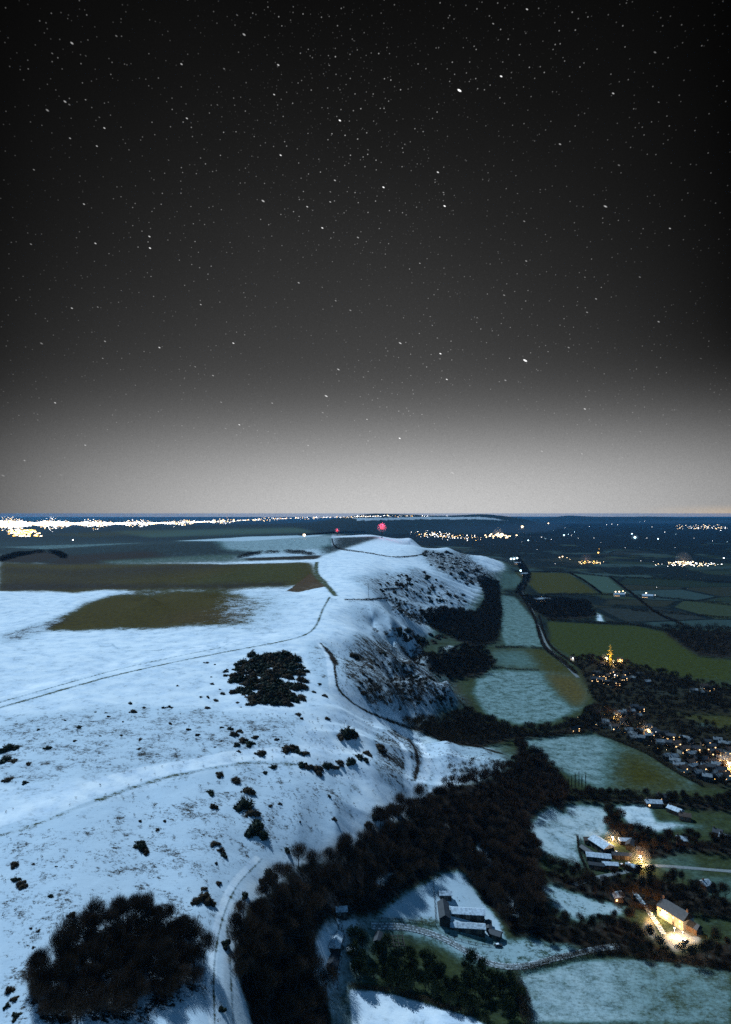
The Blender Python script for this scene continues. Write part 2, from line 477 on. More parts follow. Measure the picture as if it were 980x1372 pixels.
def line(pts, w, col=None, sn=None, rg=None, amt=1.0, ymin=0.0, feather=0.5):
    """a worn strip w metres wide"""
    w = w * 1.3
    L = world_line(pts, 6, ymin)
    for i in range(len(L) - 1):
        (x0, y0), (x1, y1) = L[i], L[i + 1]
        R = w * 1.2 + 1
        ya, yb = min(y0, y1) - R, max(y0, y1) + R
        if abs(y1 - y0) > 200: continue
        r0, r1 = np.searchsorted(VG, ya), np.searchsorted(VG, yb)
        ua = min(x0 / y0, x1 / y1) - R / min(y0, y1); ub = max(x0 / y0, x1 / y1) + R / min(y0, y1)
        c0, c1 = np.searchsorted(UG, ua), np.searchsorted(UG, ub)
        if r1 <= r0 or c1 <= c0: continue
        X, Yv = GX[r0:r1, c0:c1], GY[r0:r1, c0:c1]
        dx_, dy_ = x1 - x0, y1 - y0
        t = np.clip(((X - x0) * dx_ + (Yv - y0) * dy_) / max(dx_ * dx_ + dy_ * dy_, 1e-6), 0, 1)
        d = np.hypot(X - x0 - t * dx_, Yv - y0 - t * dy_)
        m = np.clip((w * 0.5 + feather * w * 0.5 - d) / (feather * w + 0.3), 0, 1) * amt
        if col is not None:
            c = np.array(COL[col]) ; base[r0:r1, c0:c1] += (c - base[r0:r1, c0:c1]) * m[..., None]
        if sn is not None: snow[r0:r1, c0:c1] = np.minimum(snow[r0:r1, c0:c1], snow[r0:r1, c0:c1] + (sn - snow[r0:r1, c0:c1]) * m) if sn < 0.9 else snow[r0:r1, c0:c1] + (sn - snow[r0:r1, c0:c1]) * m
        if rg is not None: rough[r0:r1, c0:c1] += (rg - rough[r0:r1, c0:c1]) * m

# --- downs on the left: bare winter fields between the snow, their relief shading painted in
area([(0, 753), (60, 755), (200, 755), (300, 756), (415, 754), (426, 775), (441, 793), (380, 793), (300, 793), (180, 794), (130, 798), (60, 794), (0, 793)], 'brown', 0.0, 0.2, soft=3, ymin=1230, wob=2)
area([(60, 790), (180, 775), (330, 758), (200, 762), (60, 774), (0, 768), (0, 790)], 'litter_and_shade', 0.0, soft=10, ymin=1230, amt=0.55)  # shade on the field's lower side, put into the colour
area([(210, 792), (340, 757), (415, 753), (400, 778), (384, 792)], 'olive', 0.0, soft=8, ymin=1230, amt=0.9)  # olive highlight on the rolling field, put into the colour
area([(0, 791), (140, 789), (250, 788), (384, 790), (384, 780), (250, 783), (140, 782), (0, 782)], 'litter_and_shade', 0.0, soft=3, ymin=1230, amt=0.85)  # dark band painted as shade in the dip behind the crest
area([(0, 768), (100, 772), (220, 764), (330, 757), (220, 757), (100, 763), (0, 759)], 'litter_and_shade', 0.0, soft=5, ymin=1230, amt=0.6)
area([(384, 793), (416, 768), (441, 793)], 'earth', 0.0, ymin=1160, amt=0.85)
area([(40, 853), (70, 834), (118, 808), (150, 798), (190, 793), (290, 792), (325, 796), (352, 812), (330, 830), (345, 846), (280, 852), (200, 851), (100, 855)], 'brown', 0.02, 0.9, soft=5, ymin=800, wob=3)
area([(200, 850), (240, 820), (330, 815), (335, 848)], 'earth', 0.0, soft=12, ymin=800, amt=0.4)
area([(310, 795), (385, 798), (370, 820), (350, 849), (235, 855), (270, 835)], None, 0.55, 0.8, soft=20, ymin=800)
area([(0, 850), (40, 838), (95, 826), (40, 856), (0, 862)], 'litter_and_shade', 0.55, 0.8, soft=4)
area([(0, 735), (80, 736), (250, 728), (400, 722), (520, 718), (430, 745), (300, 748), (150, 754), (0, 758)], 'far', 0.24, 0.6, soft=4, ymin=1850)
area([(80, 745), (200, 738), (230, 748), (130, 758), (60, 756)], 'litter_and_shade', 0.03, soft=5, ymin=1850)
area([(130, 752), (280, 744), (420, 742), (420, 749), (300, 753), (150, 757)], 'tealgrass', 0.28, soft=4, ymin=1850)
area([(310, 748), (360, 738), (430, 732), (440, 748)], 'far', 0.75, soft=7, ymin=1650)
area([(280, 724), (400, 719), (450, 716), (450, 730), (380, 742), (300, 737)], 'far', 0.62, soft=5, ymin=2050)
area([(150, 712), (400, 707), (420, 713), (200, 720)], 'tealgrass', 0.10, soft=4, ymin=3000)
area([(230, 725), (330, 719), (440, 716), (420, 719), (330, 725)], 'far', 0.75, 0.8, soft=2, ymin=2500)
area([(0, 733), (80, 730), (200, 727), (60, 736)], 'far', 0.5, 0.8, soft=2, ymin=2300)
area([(60, 716), (180, 711), (260, 712), (120, 720)], 'olive', 0.0, soft=4, ymin=3000, amt=0.5)
area([(330, 748), (430, 744), (425, 749), (330, 751)], 'litter_and_shade', 0.05, soft=2, ymin=1750)
area([(0, 748), (50, 738), (85, 744), (60, 752), (20, 756), (0, 757)], 'litter_and_shade', 0.06, 0.9, soft=2, ymin=1850)
area([(470, 694), (560, 692.5), (650, 692.5), (684, 698), (640, 696), (560, 696), (480, 698)], None, 0.55, 0.6, ymin=6000)
# --- far vale floor and woods
area([(560, 708), (700, 700), (980, 697), (980, 716), (700, 716)], (0.02, 0.035, 0.05), 0.0, soft=4, ymin=3000)
# --- fields at the foot of the scarp
area([(655, 795), (690, 799), (716, 830), (728, 867), (676, 865), (664, 830)], 'tealgrass', 0.5, 0.4, soft=1, pw=0)
area([(652, 765), (702, 769), (712, 778), (690, 790), (650, 788)], 'tealgrass', 0.36, soft=3, pw=0)
area([(660, 868), (728, 870), (750, 886), (768, 902), (700, 899), (655, 893)], 'olive', 0.12, soft=2, pw=0)
area([(660, 870), (705, 872), (725, 898), (655, 893)], 'tealgrass', 0.42, soft=5, pw=0)
area([(655, 897), (720, 899), (772, 905), (790, 930), (780, 950), (740, 968), (690, 971), (650, 957), (634, 930), (640, 905)], 'tealgrass', 0.54, 0.55, soft=2, pw=0)
area([(728, 900), (772, 905), (791, 930), (775, 950), (748, 930), (735, 912)], (0.085, 0.065, 0.02), 0.06, soft=5, pw=0)
area([(688, 986), (800, 983), (865, 1010), (936, 1052), (900, 1068), (800, 1058), (735, 1025)], 'tealgrass', 0.56, 0.4, soft=3, pw=0)
area([(830, 995), (865, 1010), (940, 1054), (900, 1068), (820, 1062)], 'olive', 0.10, soft=12, pw=0)
area([(733, 833), (850, 838), (895, 848), (935, 880), (980, 885), (980, 912), (900, 905), (830, 890), (770, 883), (740, 864)], 'green', 0.01, soft=1, pw=0)
area([(690, 766), (762, 768), (802, 795), (722, 795)], 'olive', 0.05, soft=1, pw=0, ymin=1500)
area([(766, 768), (816, 773), (842, 796), (806, 794)], 'tealgrass', 0.10, soft=1, pw=0, ymin=1500)
area([(797, 820), (806, 824), (811, 834), (800, 832)], 'vale', 0.85, soft=1, pw=0)
area([(760, 1075), (812, 1080), (828, 1112), (800, 1126), (775, 1128), (783, 1166), (722, 1142), (700, 1100), (712, 1080)], 'tealgrass', 0.68, 0.4, soft=3, pw=0)
area([(822, 1080), (870, 1074), (880, 1100), (945, 1106), (880, 1115), (842, 1108)], 'tealgrass', 0.74, 0.3, soft=2, pw=0)
area([(860, 1128), (925, 1148), (945, 1172), (890, 1168), (858, 1148)], 'tealgrass', 0.26, 0.3, soft=4, pw=0)
area([(725, 1178), (800, 1202), (845, 1212), (835, 1228), (770, 1236), (740, 1216), (715, 1190)], 'tealgrass', 0.66, 0.8, soft=3, pw=0)
area([(545, 1195), (595, 1160), (620, 1160), (640, 1190), (672, 1228), (680, 1262), (640, 1256), (585, 1238), (500, 1228), (515, 1205)], 'snowgrass', 0.80, 0.9, soft=3, pw=0)
area([(675, 1258), (745, 1252), (805, 1272), (700, 1300), (630, 1290), (570, 1262), (500, 1240), (590, 1240), (640, 1258)], 'tealgrass', 0.62, 0.8, soft=3, pw=0)
area([(692, 1306), (780, 1286), (850, 1283), (980, 1300), (980, 1372), (712, 1372)], 'tealgrass', 0.62, 0.25, soft=2, pw=0)
area([(850, 1283), (1100, 1300), (1100, 1372), (850, 1372)], 'olive', 0.42, 0.4, soft=30, pw=0, amt=0.8)
area([(468, 1326), (510, 1328), (560, 1341), (630, 1362), (700, 1400), (475, 1400)], 'snowgrass', 0.99, 0.0, soft=1, pw=0, wob=0.3)
area([(925, 1172), (985, 1176), (985, 1208), (935, 1200)], 'tealgrass', 0.30, 0.4, soft=2, pw=0)
area([(812, 930), (840, 930), (835, 942), (815, 942)], 'tealgrass', 0.45, soft=1, pw=0)
area([(900, 956), (985, 960), (985, 985), (940, 975)], 'olive', 0.12, soft=2, pw=0)
area([(925, 966), (955, 972), (950, 977), (930, 974)], 'tealgrass', 0.6, soft=1, pw=0)
area([(850, 905), (930, 925), (900, 940), (840, 925)], 'tealgrass', 0.10, soft=4, pw=0)
area([(880, 1258), (930, 1238), (940, 1262), (905, 1275), (862, 1250), (870, 1225)], 'chalk', 0.0, soft=2, pw=0, amt=0.8)
# --- tussocky, half-bare slopes of the scarp, then painted shade on the near slope
for poly_, s_, r_ in (
    ([(470, 850), (540, 855), (600, 900), (630, 945), (560, 960), (500, 948), (455, 900)], 0.46, 0.95),
    ([(465, 812), (520, 808), (560, 830), (590, 850), (540, 850), (480, 840)], 0.72, 0.7),
    ([(470, 775), (560, 760), (620, 790), (640, 830), (560, 815), (500, 800)], 0.56, 0.95),
    ([(560, 735), (620, 740), (660, 765), (640, 790), (580, 765)], 0.46, 0.95),
    ([(500, 985), (540, 975), (575, 1000), (580, 1050), (540, 1070), (505, 1030)], 0.50, 0.95),
    ([(580, 990), (640, 1000), (685, 1020), (640, 1035), (590, 1030)], 0.66, 0.9),
    ([(410, 860), (450, 870), (455, 930), (425, 915)], 0.66, 0.9),
    ([(0, 960), (200, 945), (400, 960), (400, 1010), (250, 1020), (60, 1050), (0, 1050)], 0.64, 0.7),  # shade band across the near slope, painted as thinner snow
    ([(0, 1120), (200, 1065), (330, 1030), (480, 1050), (450, 1120), (370, 1140), (300, 1200), (280, 1372), (0, 1372)], 0.68, 0.8),  # shaded lower slope, painted the same way
    ([(0, 1112), (150, 1075), (300, 1025), (310, 1035), (200, 1075), (60, 1120), (0, 1135)], 0.76, 0.8)):
    area(poly_, 'scarpgrass', s_, r_, soft=5, wob=4)
# --- woodland floor
WOODS = dict(
 scarp=[(345, 1400), (318, 1310), (312, 1265), (335, 1215), (378, 1180), (400, 1158), (440, 1152), (475, 1135), (522, 1098), (550, 1090), (595, 1055), (635, 1050), (665, 1042), (694, 1022),
        (690, 995), (735, 1025), (762, 1062), (755, 1090), (735, 1078), (706, 1108), (724, 1150), (722, 1185), (735, 1215), (720, 1248), (690, 1255), (668, 1228), (642, 1195), (622, 1166), (596, 1166),
        (560, 1184), (535, 1200), (500, 1222), (470, 1228), (436, 1232), (424, 1250), (420, 1300), (440, 1335), (452, 1400)],
 lower=[(540, 972), (600, 966), (628, 955), (650, 966), (690, 982), (740, 980), (780, 965), (795, 945), (806, 965), (800, 980), (690, 992), (640, 1002), (590, 992)],
 combe=[(575, 880), (620, 868), (650, 872), (664, 890), (650, 905), (610, 912), (575, 895)],
 hanger=[(560, 822), (600, 818), (640, 822), (652, 800), (640, 775), (668, 780), (672, 830), (666, 860), (640, 868), (590, 850)],
 vale=[(700, 800), (790, 808), (800, 828), (740, 832), (715, 820)],
 big=[(885, 842), (985, 846), (985, 884), (936, 880), (905, 860)],
 road=[(695, 745), (712, 772), (700, 800), (690, 796), (702, 775), (690, 750)],
 right=[(745, 1168), (800, 1180), (860, 1172), (890, 1178), (930, 1190), (985, 1212), (985, 1232), (890, 1222), (850, 1215), (800, 1205), (730, 1180)],
 house=[(690, 1225), (730, 1222), (770, 1240), (840, 1232), (870, 1262), (905, 1282), (960, 1268), (985, 1262), (985, 1302), (850, 1284), (760, 1268), (700, 1252)],
 belt=[(815, 1085), (842, 1110), (870, 1128), (900, 1125), (985, 1130), (985, 1150), (930, 1140), (870, 1150), (840, 1130), (812, 1112)],
 row=[(740, 1062), (800, 1066), (860, 1070), (985, 1075), (985, 1090), (860, 1078), (760, 1074)])
for k, p_ in WOODS.items():
    area(p_, 'litter_and_shade', 0.16 if k != 'scarp' else 0.12, 0.35, soft=2, wob=3, pw=0)
VILLAGE = [(765, 880), (830, 888), (880, 900), (985, 925), (985, 960), (900, 955), (985, 985), (985, 1062), (930, 1048), (870, 1010), (800, 984), (790, 965), (795, 940), (780, 905)]
area(VILLAGE, 'litter_and_shade', 0.12, 0.7, soft=2, wob=3, pw=0, amt=0.8)
COPSE = [(35, 1335), (60, 1290), (120, 1240), (180, 1222), (240, 1235), (278, 1285), (265, 1330), (200, 1365), (120, 1375), (60, 1368)]
area(COPSE, 'litter_and_shade', 0.45, 0.9, soft=4, wob=3)
# small bright gaps inside the wood
for p_ in ([(640, 1128), (655, 1140), (665, 1165), (655, 1162), (640, 1140)], [(672, 1195), (690, 1205), (700, 1230), (688, 1228), (672, 1208)], [(505, 1175), (530, 1168), (528, 1178), (505, 1188)]):
    area(p_, None, 0.8, 0.3, soft=1)
# --- tracks and ruts
T_RIDGE = [(-30, 957), (60, 931), (150, 906), (230, 888), (300, 874), (370, 861), (408, 851), (424, 838), (432, 818), (442, 800)]
line(T_RIDGE, 2.6, 'snowgrass', 0.40, 0.8)
line([(a, b - 7) for a, b in T_RIDGE[:5]], 1.5, 'snowgrass', 0.42, 0.8)
line([(425, 753), (424, 768), (436, 782), (450, 798)], 7, 'snowgrass', 0.25, 0.8)
line([(-30, 940), (60, 915), (150, 892), (230, 876), (300, 862), (370, 850)], 9, None, 1.0, 0.0)
line([(428, 860), (440, 880), (444, 905), (450, 930), (480, 952), (530, 974), (556, 990), (572, 1015), (568, 1040), (552, 1058)], 4.5, None, 1.0, 0.0)
line([(430, 862), (446, 880), (450, 905), (456, 926), (486, 950), (540, 972), (600, 988), (680, 1012)], 2.0, 'litter_and_shade', 0.25, 0.8)
line([(436, 868), (444, 878), (450, 890)], 5, 'litter_and_shade', 0.2, 0.8)
line([(520, 982), (540, 1000), (548, 1025), (545, 1050), (550, 1066)], 3.2, None, 1.0, 0.0)
line([(526, 978), (552, 996), (560, 1020), (556, 1046)], 1.8, 'litter_and_shade', 0.25, 0.8)
line([(-30, 1128), (40, 1108), (110, 1080), (170, 1058), (230, 1040), (290, 1028), (330, 1022), (400, 1024)], 2.4, 'snowgrass', 0.54, 0.8)  # lower track; its soft shadow edge is painted as thinner snow
line([(-30, 1108), (60, 1078), (170, 1042), (250, 1026), (330, 1012), (480, 1000)], 8.0, None, 1.0, 0.0, amt=1.0)
line([(286, 1372), (284, 1300), (292, 1240), (310, 1190), (345, 1150)], 2.2, None, 1.0, 0.0)
line([(288, 1372), (287, 1300), (296, 1240), (316, 1190), (352, 1150)], 0.8, 'snowgrass', 0.4, 0.7)
line([(313, 1372), (310, 1320), (308, 1280), (304, 1240)], 0.8, 'snowgrass', 0.4, 0.7)
line([(445, 722), (448, 732), (490, 740), (530, 746), (568, 742), (572, 732)], 4.5, 'litter_and_shade', 0.15, 0.8)
line([(440, 802), (470, 806), (500, 803), (540, 790)], 1.8, 'litter_and_shade', 0.5, 0.9)
line([(150, 862), (160, 870), (190, 872), (260, 868), (330, 860)], 1.6, 'litter_and_shade', 0.6, 0.9, amt=0.7)
line([(60, 1000), (100, 975), (160, 955), (200, 948)], 0.7, 'litter_and_shade', 0.6, 0.9)
snow[:] = np.clip(snow, 0, 1); rough[:] = np.clip(rough, 0, 1)
# ------------------------------------------------------------------ materials
def new_mat(name):
    m = bpy.data.materials.new(name)
    m.use_nodes = True
    m.node_tree.nodes.clear()
    return m, NT(m.node_tree)
def principled(name, col, rough=0.8, var=0.25, vscale=0.6, spec=0.3, metal=0.0, bump=0.0):
    m, T = new_mat(name)
    b = T.n('ShaderNodeBsdfPrincipled')
    g = T.n('ShaderNodeNewGeometry')
    oi = T.n('ShaderNodeObjectInfo')
    nz = T.noise(g.outputs['Position'], vscale, 4.0, 0.6)
    f = T.m('ADD', T.ramp(nz, 0.25, 0.75, 1 - var, 1 + var), T.m('MULTIPLY', T.m('SUBTRACT', oi.outputs['Random'], 0.5), var))
    c = T.mix(1.0, (*col, 1), (1, 1, 1, 1), 'MULTIPLY')
    vm = T.n('ShaderNodeVectorMath', operation='SCALE'); T.link(c, vm.inputs[0]); T.put(vm.inputs['Scale'], f)
    T.link(vm.outputs[0], b.inputs['Base Color'])
    b.inputs['Roughness'].default_value = rough
    b.inputs['Specular IOR Level'].default_value = spec
    b.inputs['Metallic'].default_value = metal
    o = T.n('ShaderNodeOutputMaterial'); T.link(b.outputs[0], o.inputs[0])
    return m
def emitter(name, col, strength, sample=False):
    m, T = new_mat(name)
    e = T.n('ShaderNodeEmission')
    e.inputs[0].default_value = (*col, 1); e.inputs[1].default_value = strength
    o = T.n('ShaderNodeOutputMaterial'); T.link(e.outputs[0], o.inputs[0])
    m.cycles.emission_sampling = 'AUTO' if sample else 'NONE'
    return m
def ground_mat():
    m, T = new_mat('snow_and_winter_ground')
    b = T.n('ShaderNodeBsdfPrincipled')
    g = T.n('ShaderNodeNewGeometry'); pos = g.outputs['Position']
    ac = T.n('ShaderNodeAttribute', attribute_name='base_colour')
    ak = T.n('ShaderNodeAttribute', attribute_name='cover')
    s = T.n('ShaderNodeSeparateColor'); T.link(ak.outputs['Color'], s.inputs[0])
    sn, rg, pw = s.outputs
    flat = T.mapping(pos, (1, 1, 0.35))
    n1 = T.noise(flat, 0.50, 6.0, 0.72)          # metre-size tussocks
    n2 = T.noise(flat, 0.07, 4.0, 0.6)           # drifts
    n3 = T.noise(T.mapping(pos, (0.35, 1.0, 0.4), (0, 0, 0.5)), 0.9, 4.0, 0.7)   # wind streaks
    n4 = T.noise(flat, 2.2, 3.0, 0.7)
    # snow fails first where the cover is thin and the ground rough
    n5 = T.noise(T.mapping(pos, (1, 1, 0.35), (0, 0, 0.3), (37, 11, 0)), 0.13, 7.0, 0.75)
    nn = T.m('ADD', T.m('MULTIPLY', n1, 0.22), T.m('ADD', T.m('MULTIPLY', n2, 0.18), T.m('ADD', T.m('MULTIPLY', n3, 0.15), T.m('ADD', T.m('MULTIPLY', n4, 0.17), T.m('MULTIPLY', n5, 0.28)))))
    nn = T.ramp(nn, 0.39, 0.61, 0.0, 1.0, smooth=False)
    w_ = T.m('ADD', 0.045, T.m('MULTIPLY', T.m('SUBTRACT', 1.0, rg), 0.50))
    thr = T.m('SUBTRACT', 1.0, sn)
    cov = T.ramp(nn, T.m('SUBTRACT', thr, w_), T.m('ADD', thr, w_))
    thin = T.m('MULTIPLY', T.ramp(sn, 0.0, 0.7), 1.0)      # frost over short grass: paler, not white
    cov = T.m('MULTIPLY', cov, T.m('ADD', 0.22, T.m('MULTIPLY', thin, 0.78)))
    # field patchwork of the vale: hedged cells of grass, plough and thin snow
    v = T.n('ShaderNodeTexVoronoi', voronoi_dimensions='2D', feature='F1')
    mp = T.mapping(pos, (1 / 330.0, 1 / 210.0, 1), (0, 0, 0.35))
    wn = T.n('ShaderNodeTexNoise', noise_dimensions='2D'); T.link(pos, wn.inputs[0]); wn.inputs['Scale'].default_value = 0.004
    T.link(mp, v.inputs['Vector']); v.inputs['Scale'].default_value = 1.0
    ve = T.n('ShaderNodeTexVoronoi', voronoi_dimensions='2D', feature='DISTANCE_TO_EDGE')
    T.link(mp, ve.inputs['Vector']); ve.inputs['Scale'].default_value = 1.0
    vc = T.n('ShaderNodeSeparateColor'); T.link(v.outputs['Color'], vc.inputs[0])
    cell = T.mix(T.ramp(vc.outputs[0], 0.2, 0.8), (0.012, 0.020, 0.012, 1), (0.032, 0.042, 0.020, 1))
    cell = T.mix(T.m('MULTIPLY', T.ramp(vc.outputs[1], 0.55, 0.75), 0.5), cell, (0.045, 0.080, 0.085, 1))
    cell = T.mix(T.m('MULTIPLY', T.ramp(vc.outputs[2], 0.70, 0.8), 0.7), cell, (0.016, 0.012, 0.009, 1))
    hedge = T.ramp(ve.outputs['Distance'], 0.045, 0.02)
    sxyz = T.n('ShaderNodeSeparateXYZ'); T.link(pos, sxyz.inputs[0])
    north = T.ramp(sxyz.outputs[1], 2300, 6000, 0.0, 0.20)        # dark wooded cover thickens with distance, darkening the far vale
    wood = T.ramp(T.m('ADD', T.noise(T.mapping(pos, (1, 0.6, 1)), 0.0028, 4.0, 0.6), north), 0.52, 0.57)
    dark = T.m('MAXIMUM', hedge, wood)
    cell = T.mix(dark, cell, (0.003, 0.006, 0.006, 1))
    bc = T.mix(pw, ac.outputs['Color'], cell)
    var = T.ramp(T.noise(flat, 0.18, 5.0, 0.65), 0.25, 0.75, 0.62, 1.38)
    vm = T.n('ShaderNodeVectorMath', operation='SCALE'); T.link(bc, vm.inputs[0]); T.put(vm.inputs['Scale'], T.m('MULTIPLY', var, T.m('MULTIPLY', T.ramp(n4, 0.2, 0.8, 0.75, 1.25), T.ramp(n3, 0.3, 0.7, 0.75, 1.25))))
    snc = T.mix(T.ramp(n2, 0.3, 0.7), (0.62, 0.71, 0.83, 1), (0.86, 0.89, 0.93, 1))
    snc = T.mix(T.m('MULTIPLY', T.ramp(rg, 0.15, 0.7), 0.85), snc, (0.50, 0.60, 0.70, 1))   # darker, bluer snow tone on rough ground, for contrast
    crust = T.mix(T.ramp(sn, 0.42, 0.95), (0.16, 0.27, 0.275, 1), snc)
    snc = T.mix(ak.outputs['Alpha'], snc, crust)   # a thin crust lets the grass through
    colr_ = T.mix(cov, vm.outputs[0], snc)
    T.link(colr_, b.inputs['Base Color'])
    b.inputs['Roughness'].default_value = 0.85
    b.inputs['Specular IOR Level'].default_value = 0.04
    bp = T.n('ShaderNodeBump'); bp.inputs['Strength'].default_value = 0.35; bp.inputs['Distance'].default_value = 0.5
    hgt = T.m('ADD', T.m('MULTIPLY', n1, 0.6), T.m('ADD', T.m('MULTIPLY', n3, 0.6), T.m('MULTIPLY', n2, 0.7)))
    T.link(hgt, bp.inputs['Height']); T.link(bp.outputs[0], b.inputs['Normal'])
    o = T.n('ShaderNodeOutputMaterial'); T.link(b.outputs[0], o.inputs[0])
    return m
M = {}
M['ground'] = ground_mat()
M['twigs'] = principled('bare_winter_twigs', (0.085, 0.052, 0.032), 0.9, 0.6, 0.25, 0.1)
M['twigs_dark'] = principled('dark_scrub_twigs', (0.050, 0.034, 0.020), 0.9, 0.45, 0.3, 0.1)
M['leaf'] = principled('evergreen_leaves', (0.014, 0.020, 0.010), 0.8, 0.4, 0.3, 0.15)
M['leaf_olive'] = principled('olive_garden_leaves', (0.040, 0.048, 0.018), 0.8, 0.4, 0.3, 0.15)
M['bark'] = principled('tree_bark', (0.05, 0.038, 0.028), 0.9, 0.3, 2.0)
M['roof_snow'] = principled('snow_dusted_roof', (0.42, 0.48, 0.55), 0.8, 0.45, 0.8)
M['roof_frost'] = principled('half_thawed_roof', (0.15, 0.17, 0.19), 0.8, 0.7, 0.5)
M['roof_slate'] = principled('dark_slate_roof', (0.035, 0.04, 0.05), 0.6, 0.35, 0.8)
M['roof_tile'] = principled('clay_tile_roof', (0.07, 0.045, 0.035), 0.8, 0.4, 0.8)
M['brick'] = principled('brown_brick_wall', (0.14, 0.09, 0.065), 0.9, 0.3, 1.0)
M['render_wall'] = principled('pale_rendered_wall', (0.42, 0.40, 0.36), 0.8, 0.2, 0.5)
M['board'] = principled('dark_boarded_wall', (0.035, 0.03, 0.026), 0.8, 0.3, 1.0)
M['timber'] = principled('weathered_timber', (0.12, 0.10, 0.08), 0.9, 0.3, 1.0)
M['steel'] = principled('galvanised_steel', (0.3, 0.3, 0.3), 0.5, 0.2, 1.0, metal=0.6)
M['glass'] = principled('dark_window_glass', (0.02, 0.025, 0.03), 0.1, 0.1, 1.0, 0.6)
M['asphalt'] = principled('frosty_lane', (0.16, 0.18, 0.19), 0.85, 0.3, 0.7)
M['stone'] = principled('grey_flint_stone', (0.22, 0.21, 0.19), 0.9, 0.3, 1.0)
M['car'] = principled('dark_car_paint', (0.04, 0.045, 0.05), 0.3, 0.1, 1.0, 0.5)
M['car_snow'] = principled('snow_covered_car_roof', (0.6, 0.64, 0.7), 0.7, 0.2, 1.0)
M['rubber'] = principled('tyre_rubber', (0.02, 0.02, 0.02), 0.9, 0.1, 1.0)
M['win_warm'] = emitter('lit_window_warm', (1.0, 0.62, 0.28), 4.0)
M['lamp_warm'] = emitter('warm_lamp_glass', (1.0, 0.74, 0.42), 7.0)
M['lamp_white'] = emitter('white_lamp_glass', (0.95, 0.97, 1.0), 7.0)
M['lamp_cool'] = emitter('cool_lamp_glass', (0.55, 0.85, 1.0), 7.0)
M['lamp_amber'] = emitter('amber_lamp_glass', (1.0, 0.55, 0.12), 6.0)
M['lamp_red'] = emitter('red_beacon_glass', (1.0, 0.035, 0.06), 4.5)

# ------------------------------------------------------------------ object helpers
def tag(o, label=None, cat=None, group=None, kind=None):
    if label: o['label'] = label
    if cat: o['category'] = cat
    if group: o['group'] = group
    if kind: o['kind'] = kind
    return o
def link(o, parent=None):
    SC.collection.objects.link(o)
    if parent is not None: o.parent = parent
    return o
class MB:
    def __init__(self):
        self.v = []; self.f = []; self.s = []
    def add(self, vs, fs, slot=0):
        n = len(self.v); self.v += [tuple(p) for p in vs]
        self.f += [tuple(i + n for i in f) for f in fs]; self.s += [slot] * len(fs)
        return self
    def box(self, x0, x1, y0, y1, z0, z1, slot=0, taper=0.0):
        t = taper
        return self.add([(x0, y0, z0), (x1, y0, z0), (x1, y1, z0), (x0, y1, z0), (x0 + t, y0 + t, z1), (x1 - t, y0 + t, z1), (x1 - t, y1 - t, z1), (x0 + t, y1 - t, z1)],
                 [(0, 3, 2, 1), (4, 5, 6, 7), (0, 1, 5, 4), (1, 2, 6, 5), (2, 3, 7, 6), (3, 0, 4, 7)], slot)
    def tube(self, a, b, ra, rb, n=6, slot=0):
        a = Vector(a); b = Vector(b); d = (b - a)
        if d.length < 1e-6: return self
        d.normalize()
        s = d.orthogonal().normalized(); t = d.cross(s)
        vs = []
        for c, r in ((a, ra), (b, rb)):
            for i in range(n):
                q = 2 * pi * i / n
                vs.append(c + s * (cos(q) * r) + t * (sin(q) * r))
        fs = [(i, (i + 1) % n, n + (i + 1) % n, n + i) for i in range(n)] + [tuple(range(n - 1, -1, -1)), tuple(range(n, 2 * n))]
        return self.add(vs, fs, slot)
    def ball(self, c, r, seg=8, rings=6, slot=0, sq=1.0):
        vs = [(c[0], c[1], c[2] + r * sq)]
        for i in range(1, rings):
            a = pi * i / rings
            for j in range(seg):
                b = 2 * pi * j / seg
                vs.append((c[0] + r * sin(a) * cos(b), c[1] + r * sin(a) * sin(b), c[2] + r * cos(a) * sq))
        vs.append((c[0], c[1], c[2] - r * sq))
        fs = [(0, 1 + j, 1 + (j + 1) % seg) for j in range(seg)]
        for i in range(rings - 2):
            for j in range(seg):
                p = 1 + i * seg
                fs.append((p + j, p + seg + j, p + seg + (j + 1) % seg, p + (j + 1) % seg))
        p = 1 + (rings - 2) * seg; L = len(vs) - 1
        fs += [(p + j, L, p + (j + 1) % seg) for j in range(seg)]
        return self.add(vs, fs, slot)
    def prism_roof(self, x0, x1, y0, y1, z0, h, over=0.35, thick=0.22, slot=0, hip=0.0):
        """gabled (or hipped) roof with the ridge along x"""
        x0 -= over; x1 += over; ym = (y0 + y1) / 2; y0 -= over; y1 += over
        hx = hip * (y1 - y0) / 2
        vs = [(x0, y0, z0), (x1, y0, z0), (x1, y1, z0), (x0, y1, z0), (x0 + hx, ym, z0 + h), (x1 - hx, ym, z0 + h)]
        vs += [(a, b, c - thick) for a, b, c in vs]
        fs = [(0, 1, 5, 4), (2, 3, 4, 5), (1, 2, 5), (3, 0, 4), (6, 10, 11, 7), (8, 11, 10, 9), (7, 11, 8), (9, 10, 6),
              (0, 6, 7, 1), (1, 7, 8, 2), (2, 8, 9, 3), (3, 9, 6, 0)]
        return self.add(vs, fs, slot)
    def mesh(self, name, mats, smooth=False):
        me = bpy.data.meshes.new(name)
        me.from_pydata(self.v, [], self.f)
        for mm in (mats if isinstance(mats, (list, tuple)) else [mats]): me.materials.append(mm)
        if len(set(self.s)) > 1: me.polygons.foreach_set('material_index', self.s)
        if smooth: me.polygons.foreach_set('use_smooth', [True] * len(self.f))
        me.update()
        return me
    def build(self, name, mats, parent=None, smooth=False):
        o = bpy.data.objects.new(name, self.mesh(name, mats, smooth))
        return link(o, parent)
